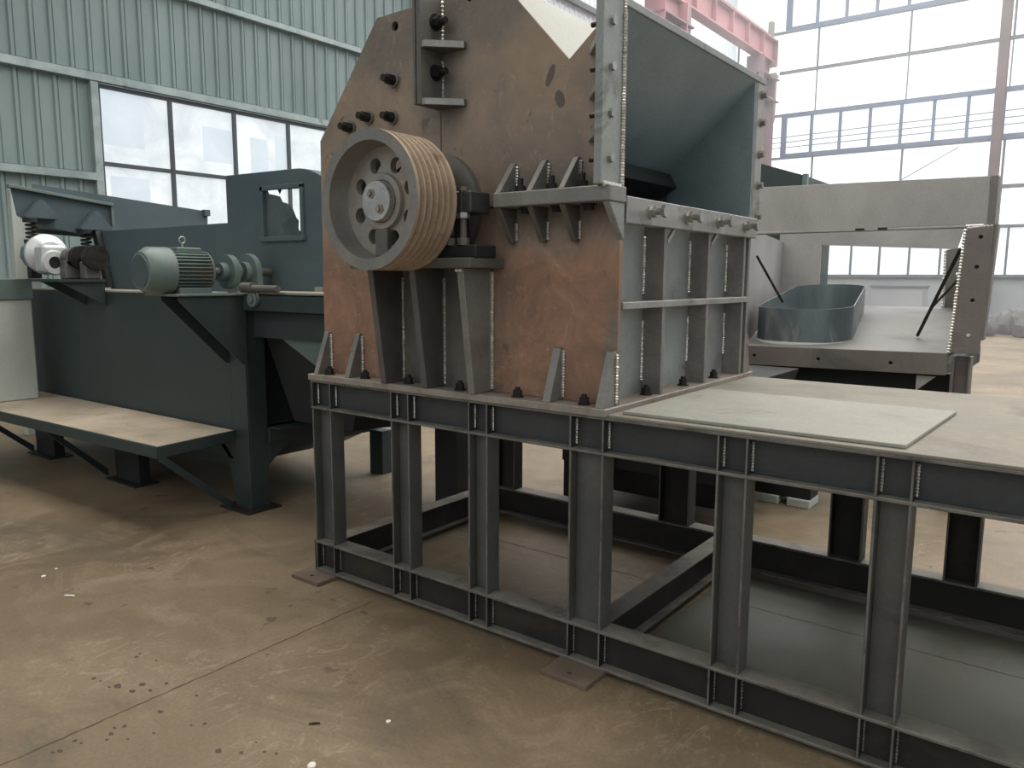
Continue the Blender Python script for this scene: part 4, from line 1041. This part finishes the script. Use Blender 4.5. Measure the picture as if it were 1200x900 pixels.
# right wall, seen edge on, and dark plates added to blacken lip and flange holes
mb = MB(); mb.hexa([(-0.79, BY + .01, 1.10), (-0.775, BY + .01, 1.10), (-1.075, 8.98, 1.32), (-1.09, 8.98, 1.32)], [(-0.755, BY + .01, 1.93), (-0.74, BY + .01, 1.93), (-1.04, 8.98, 1.93), (-1.055, 8.98, 1.93)])
mb.build('side_wall', M['bin'], T)
mb = MB(); mb.box(-0.735, -0.625, BY + .03, BY + .045, 1.36, 1.93); mb.build('flange_hole_blocker', M['bin_dark'], T)
mb = MB(); mb.box(-2.25, -0.83, BY + .03, BY + .045, 0.95, 1.055); mb.build('lip_hole_blocker', M['black'], T)
# far corner flange
mb2 = MB(); mb2.holed([(-1.27, 1.31), (-1.09, 1.31), (-1.09, 1.93), (-1.29, 1.90)], [circ(-1.18, z, 0.013, 12) for z in (1.42, 1.66)], 'y', 8.98, 9.0)
f2 = mb2.build('corner_flange', M['bin_dark'], T)
mb2 = MB(); mb2.bead((-1.285, 8.975, 1.32), (-1.30, 8.975, 1.90), 0.014, 0.03); mb2.build('weld_bead', M['weld'], f2)
# legs, base beams and knee gusset
for (x0, x1, y0, y1) in ((-0.775, -0.665, BY + .02, BY + .14), (-2.45, -2.33, BY + .02, BY + .14), (-1.2, -1.08, 8.8, 8.92), (-2.9, -2.78, 8.8, 8.92)):
    mb = MB(); mb.box(x0, x0 + .012, y0, y1, 0.012, 1.08).box(x1 - .012, x1, y0, y1, 0.012, 1.08).box(x0, x1, (y0 + y1) / 2 - .006, (y0 + y1) / 2 + .006, 0.012, 1.08)
    l_ = mb.build('leg', M['bin_dark'], T)
    mb = MB(); mb.box(x0 - .05, x1 + .05, y0 - .05, y1 + .05, 0, 0.012); mb.build('foot_plate', M['bin_dark'], l_)
mb = MB(); mb.box(-3.0, -0.80, BY + .15, BY + .25, 0.78, 0.94); mb.build('base_beam', M['black'], T)
mb = MB(); mb.box(-2.4, -2.3, BY + .16, 8.8, 0.80, 0.95).box(-1.0, -0.9, BY + .16, 8.8, 0.80, 0.95); mb.build('base_beam', M['black'], T)
mb = MB(); mb.prism([(-0.99, 0.93), (-0.99, 0.82), (-0.87, 0.93)], 'y', BY + .02, BY + .03); mb.build('knee_gusset', M['bin'], T)

# bent strip lying on the bin floor: an open oval ring
mb = MB(); bm = mb.bm
A0 = Vector((-1.92, 6.50)); A1 = Vector((-2.20, 8.2)); tw = 0.008
ax = (A1 - A0).normalized(); sd = Vector((ax.y, -ax.x))
pts = []
for i in range(25):
    a = -PI / 2 + PI * i / 24
    pts.append(A1 + sd * 0.33 * math.sin(a) + ax * 0.30 * math.cos(a))
for i in range(25):
    a = -PI / 2 + PI * i / 24
    pts.append(A0 - sd * 0.365 * math.sin(a) - ax * 0.34 * math.cos(a))
cen = (A0 + A1) / 2
inn, outr = [], []
n_ = len(pts)
for i in range(n_):
    d = (pts[(i + 1) % n_] - pts[i - 1]).normalized(); nn = Vector((d.y, -d.x))
    if nn.dot(pts[i] - cen) < 0: nn = -nn
    outr.append(pts[i] + nn * tw / 2); inn.append(pts[i] - nn * tw / 2)
def zf(p): return max(1.10, 1.107 + (p.y - 6.35) * 0.080) + 0.008
rings = []
for (lst, dz) in ((outr, 0), (outr, 0.262), (inn, 0.262), (inn, 0)):
    rings.append([bm.verts.new((p.x, p.y, zf(p) + dz)) for p in lst])
for k in range(4):
    a, b = rings[k], rings[(k + 1) % 4]
    for i in range(n_):
        bm.faces.new((a[i], a[(i + 1) % n_], b[(i + 1) % n_], b[i]))
tag(mb.build('oval_ring', M['ring'], smooth=True), 'blue-grey bent steel strip forming an oval ring on the bin floor', 'ring')
# rods leaning in the bin
def rod(p0, p1, r, lab):
    mb = MB(); mb.tube([p0, p1], r, 8)
    tag(mb.build('steel_rod', M['bolt']), lab, 'rod', 'rods bracing the grey bin')
rod((-1.124, 6.75, 1.165), (-0.785, 6.03, 1.80), 0.013, 'longer dark steel rod slanting up to the near corner flange of the bin')
rod((-1.36, 8.86, 1.325), (-1.14, 8.92, 1.63), 0.013, 'shorter dark steel rod leaning on the far corner flange of the bin')
rod((-2.345, 6.50, 1.79), (-2.22, 6.84, 1.40), 0.011, 'dark rod leaning from the bin side wall onto the oval ring')
# ------------------------------------------------------------------ things far behind and small things near
T = thing('teal_hopper', (-3.9, 11, 0), 'distant dark teal hopper showing above the grey bin', 'hopper')
mb = MB(); mb.hexa([(-4.6, 11, 1.2), (-3.36, 11, 1.2), (-3.36, 12.4, 1.2), (-4.6, 12.4, 1.2)], [(-4.6, 11, 3.42), (-3.36, 11, 3.0), (-3.36, 12.4, 3.0), (-4.6, 12.4, 3.42)]); mb.build('body', M['teal'], T)
mb = MB(); mb.box(-3.38, -3.32, 10.98, 11.06, 2.2, 3.02); mb.build('corner_angle', M['teal_grey'], T)
for (x, y) in ((-4.5, 11.1), (-3.5, 11.1), (-4.5, 12.3), (-3.5, 12.3)):
    mb = MB(); mb.box(x - .06, x + .06, y - .06, y + .06, 0, 1.2); mb.build('leg', M['teal'], T)

# dark running gear seen through the stand, below the bin
T = thing('machine_undercarriage', (-2.4, 5.2, 0), 'dark machine undercarriage standing on the floor close behind the stand', 'machine')
for (x0, x1, y0, y1) in ((-3.0, -1.7, 4.55, 4.68), (-3.0, -1.7, 5.7, 5.83), (-3.0, -2.88, 4.68, 5.7), (-1.82, -1.7, 4.68, 5.7)):
    mb = MB(); mb.box(x0, x1, y0, y1, 0.30, 0.44); mb.build('frame_beam', M['black'], T, bevel=0.004)
for (x, y) in ((-2.93, 4.62), (-1.77, 4.62), (-2.93, 5.76), (-1.77, 5.76)):
    mb = MB(); mb.box(x - .06, x + .06, y - .06, y + .06, 0.015, 0.30); l_ = mb.build('leg', M['black'], T)
    mb = MB(); mb.box(x - .1, x + .1, y - .1, y + .1, 0, 0.015); mb.build('foot_plate', M['black'], l_)
mb = MB(); mb.hexa([(-2.78, 4.7, 0.10), (-1.9, 4.7, 0.10), (-1.9, 5.3, 0.10), (-2.78, 5.3, 0.10)], [(-2.98, 4.58, 0.95), (-1.72, 4.58, 0.95), (-1.72, 5.75, 0.95), (-2.98, 5.75, 0.95)]); mb.build('hopper_body', M['black'], T, bevel=0.004)
mb = MB(); mb.cyl((-2.7, 4.5, 0.36), (-2.7, 4.55, 0.36), 0.13, n=24); mb.build('belt_wheel', M['bolt'], T)
T = thing('timber_block', (-1.77, 5.5, 0), 'dark block on a pale skid lying on the floor under the bin', 'block')
mb = MB(); mb.box(-1.90, -1.50, 5.44, 5.62, 0.06, 0.17); mb.build('block', M['black'], T, bevel=0.006)
for x_ in (-1.88, -1.66):
    mb = MB(); mb.box(x_, x_ + 0.16, 5.42, 5.64, 0.0, 0.06); mb.build('skid', M['panel'], T, bevel=0.005)

# rubble and a small machine at the foot of the far wall
def rock(x, y, s, lab):
    mb = MB(); bm = mb.bm
    bmesh.ops.create_icosphere(bm, subdivisions=2, radius=1.0)
    sx, sy, sz = s * random.uniform(.8, 1.05), s * random.uniform(.8, 1.1), s * random.uniform(.9, 1.35)
    for v in bm.verts:
        k = 1 + random.uniform(-.16, .16)
        v.co = Vector((x + v.co.x * sx * k, y + v.co.y * sy * k, max(0.0, sz * 0.7 + v.co.z * sz * k)))
    tag(mb.build('rubble_stone', M['rock']), lab, 'stone', 'rubble heap by the far wall')
RL = ['grey rubble stone lying in the heap right of the bin by the far wall'] * 9
for i in range(9):
    rock(-3.45 + (i % 5) * 0.88 + (i // 5) * .4, 25.9 + (i // 5) * 1.1, random.uniform(.30, .42), RL[i])
T = thing('far_pump', (1.2, 25.5, 0), 'small dark green machine on the floor right of the rubble', 'machine')
mb = MB(); mb.box(0.4, 2.2, 25.0, 26.0, 0.0, 0.15); mb.build('skid', M['far_green'], T)
mb = MB(); mb.cyl((0.5, 25.5, 0.75), (1.9, 25.5, 0.75), 0.5, n=20); mb.build('body', M['far_green'], T, smooth=True)
mb = MB(); mb.box(0.6, 0.8, 25.2, 25.8, 0.15, 0.5).box(1.6, 1.8, 25.2, 25.8, 0.15, 0.5); mb.build('saddle', M['far_green'], T)
mb = MB(); mb.cyl((1.0, 25.5, 1.2), (1.0, 25.5, 1.75), 0.14, n=14); mb.build('stack', M['far_green'], T)
for i, (x, w, h) in enumerate(((-6.2, .55, .62), (-5.5, .75, .72), (-4.6, .6, .42), (-3.9, .5, .35))):
    mb = MB(); bm = mb.bm
    bmesh.ops.create_icosphere(bm, subdivisions=3, radius=1.0)
    for v in bm.verts:
        q = [math.copysign(abs(c) ** 0.5, c) for c in v.co]
        v.co = Vector((x + q[0] * w * .42, 24.6 + q[1] * .35, h * .5 + q[2] * h * .5))
    tag(mb.build('white_sack', M['white_thing'], smooth=True), 'bulging white sack, %s in the row beyond the bin' % ['first from the left', 'second and largest', 'third from the left', 'last and lowest'][i], 'sack', 'white sacks beyond the bin')
for i, (x, w, h) in enumerate(((-7.6, 1.2, 1.1), (-5.2, 1.5, 1.35))):
    T = thing('steel_crate', (x, 27.5, 0), ['low grey steel crate by the far wall, left one', 'taller grey steel crate by the far wall behind the white sacks'][i], 'crate', 'grey crates by the far wall')
    mb = MB(); mb.box(x - w / 2, x + w / 2, 27, 28, 0.12, h); mb.build('box', M['dado'], T, bevel=0.01)
    mb = MB(); mb.box(x - w / 2 - .04, x + w / 2 + .04, 26.96, 28.04, h, h + .06); mb.build('rim', M['frame_grey'], T)
    mb = MB(); mb.box(x - w / 2 + .1, x + w / 2 - .1, 27.1, 27.9, 0, .12); mb.build('skid', M['frame_grey'], T)

# litter on the floor
def scrap(x, y, s, lab, mat='cig'):
    mb = MB(); n = 7
    pts = [(x + s * random.uniform(.6, 1.1) * math.cos(2 * PI * i / n), y + s * random.uniform(.6, 1.1) * math.sin(2 * PI * i / n)) for i in range(n)]
    mb.prism(pts, 'z', 0.0, s * 0.5)
    tag(mb.build('litter_scrap', M[mat], bevel=s * .1), lab, 'litter', 'litter on the floor')
scrap(-4.389, 1.628, .014, 'white scrap on the floor left of the cigarette end')
scrap(-4.453, 1.718, .010, 'tiny white scrap nearest the dark shade of the platform')
scrap(-1.929, 1.804, .011, 'small white scrap on the floor in front of the stand')
scrap(-1.942, 1.471, .016, 'white scrap at the lower edge of the view')
mb = MB(); mb.cyl((-4.03, 1.585, .005), (-3.985, 1.612, .005), .0045, n=10)
tag(mb.build('cigarette_end', M['cig'], smooth=True), 'white cigarette end lying on the brown floor', 'litter', 'litter on the floor')
mb = MB(); mb.tube([(-2.142, 1.616, .004), (-2.129, 1.63, .005), (-2.113, 1.645, .004)], [.0025, .0045, .003], 7)
tag(mb.build('twig', M['twig'], smooth=True), 'short dark twig lying on the floor', 'litter', 'litter on the floor')
# ------------------------------------------------------------------ daylight, added fill lights and camera
w = bpy.data.worlds.new('overcast'); SC.world = w; w.use_nodes = True
nt = w.node_tree; bg = nt.nodes['Background']
tc = nd(nt, 'ShaderNodeTexCoord'); sp_ = nd(nt, 'ShaderNodeSeparateXYZ'); nt.links.new(tc.outputs['Generated'], sp_.inputs[0])
nt.links.new(ramp(nt, sp_.outputs['Z'], [(0.0, (0.23, 0.25, 0.275, 1)), (0.3, (0.45, 0.48, 0.50, 1)), (0.8, (1.0, 1.0, 0.98, 1)), (1.0, (1.15, 1.15, 1.12, 1))]), bg.inputs['Color'])
bg.inputs['Strength'].default_value = 1.45

# added fill light behind the viewer, brightening the front faces
ld = bpy.data.lights.new('front_fill', 'AREA'); ld.shape = 'RECTANGLE'; ld.size = 9.0; ld.size_y = 4.0; ld.energy = 105.0; ld.color = (1.0, 0.985, 0.96)
lo = bpy.data.objects.new('front_fill', ld); COL.objects.link(lo); lo.location = (-3.0, -3.2, 8.0)
lo.rotation_euler = (math.radians(46), 0, 0)

# skylight strip in the roof over the near bay
ld = bpy.data.lights.new('roof_skylight', 'AREA'); ld.shape = 'RECTANGLE'; ld.size = 11.0; ld.size_y = 2.2; ld.energy = 360.0; ld.color = (1.0, 0.945, 0.86)
lo = bpy.data.objects.new('roof_skylight', ld); COL.objects.link(lo); lo.location = (-3.2, 3.0, 7.2)

# added fill light that lifts the far floor and the bin
ld = bpy.data.lights.new('far_fill', 'AREA'); ld.shape = 'RECTANGLE'; ld.size = 15.0; ld.size_y = 16.0; ld.energy = 2400.0; ld.color = (1.0, 0.99, 0.97)
lo = bpy.data.objects.new('far_fill', ld); COL.objects.link(lo); lo.location = (-3.0, 20.0, 12.3)

# thin welding smoke hanging in the far half of the hall
mb = MB(); mb.box(-11.2, 7.9, 12.8, 24.1, 0.02, 12.4)
hz, hnt, hb = new_mat('welding_smoke')
hnt.nodes.remove(hb)
vs_ = nd(hnt, 'ShaderNodeVolumeScatter'); vs_.inputs['Color'].default_value = (0.93, 0.96, 1.0, 1); vs_.inputs['Density'].default_value = 0.018; vs_.inputs['Anisotropy'].default_value = 0.2
hnt.links.new(vs_.outputs[0], hnt.nodes['Material Output'].inputs['Volume'])
tag(mb.build('smoke_haze', hz), 'thin bluish welding smoke hanging in the far half of the hall', 'smoke', kind='stuff')

cd = bpy.data.cameras.new('camera'); co = bpy.data.objects.new('camera', cd); COL.objects.link(co)
cd.sensor_fit = 'HORIZONTAL'; cd.sensor_width = 36.0; cd.lens = 902.437 / 1200 * 36.0
cd.clip_start = 0.05; cd.clip_end = 200
pi_, ya, ro = math.radians(7.84667), math.radians(37.22543), math.radians(0.23692)
F = Vector((-math.sin(ya) * math.cos(pi_), math.cos(ya) * math.cos(pi_), -math.sin(pi_)))
Rt = Vector((math.cos(ya), math.sin(ya), 0)); U = Rt.cross(F)
r_ = Rt * math.cos(ro) + U * math.sin(ro); u_ = -Rt * math.sin(ro) + U * math.cos(ro)
co.matrix_world = Matrix(((r_.x, u_.x, -F.x, 0), (r_.y, u_.y, -F.y, 0), (r_.z, u_.z, -F.z, 1.6), (0, 0, 0, 1)))
SC.camera = co
vs = SC.view_settings
vs.view_transform = 'Standard'; vs.look = 'None'; vs.gamma = 1.0; vs.exposure = 0.14; vs.use_curve_mapping = False
SC.cycles.max_bounces = 6; SC.cycles.diffuse_bounces = 4; SC.cycles.glossy_bounces = 3
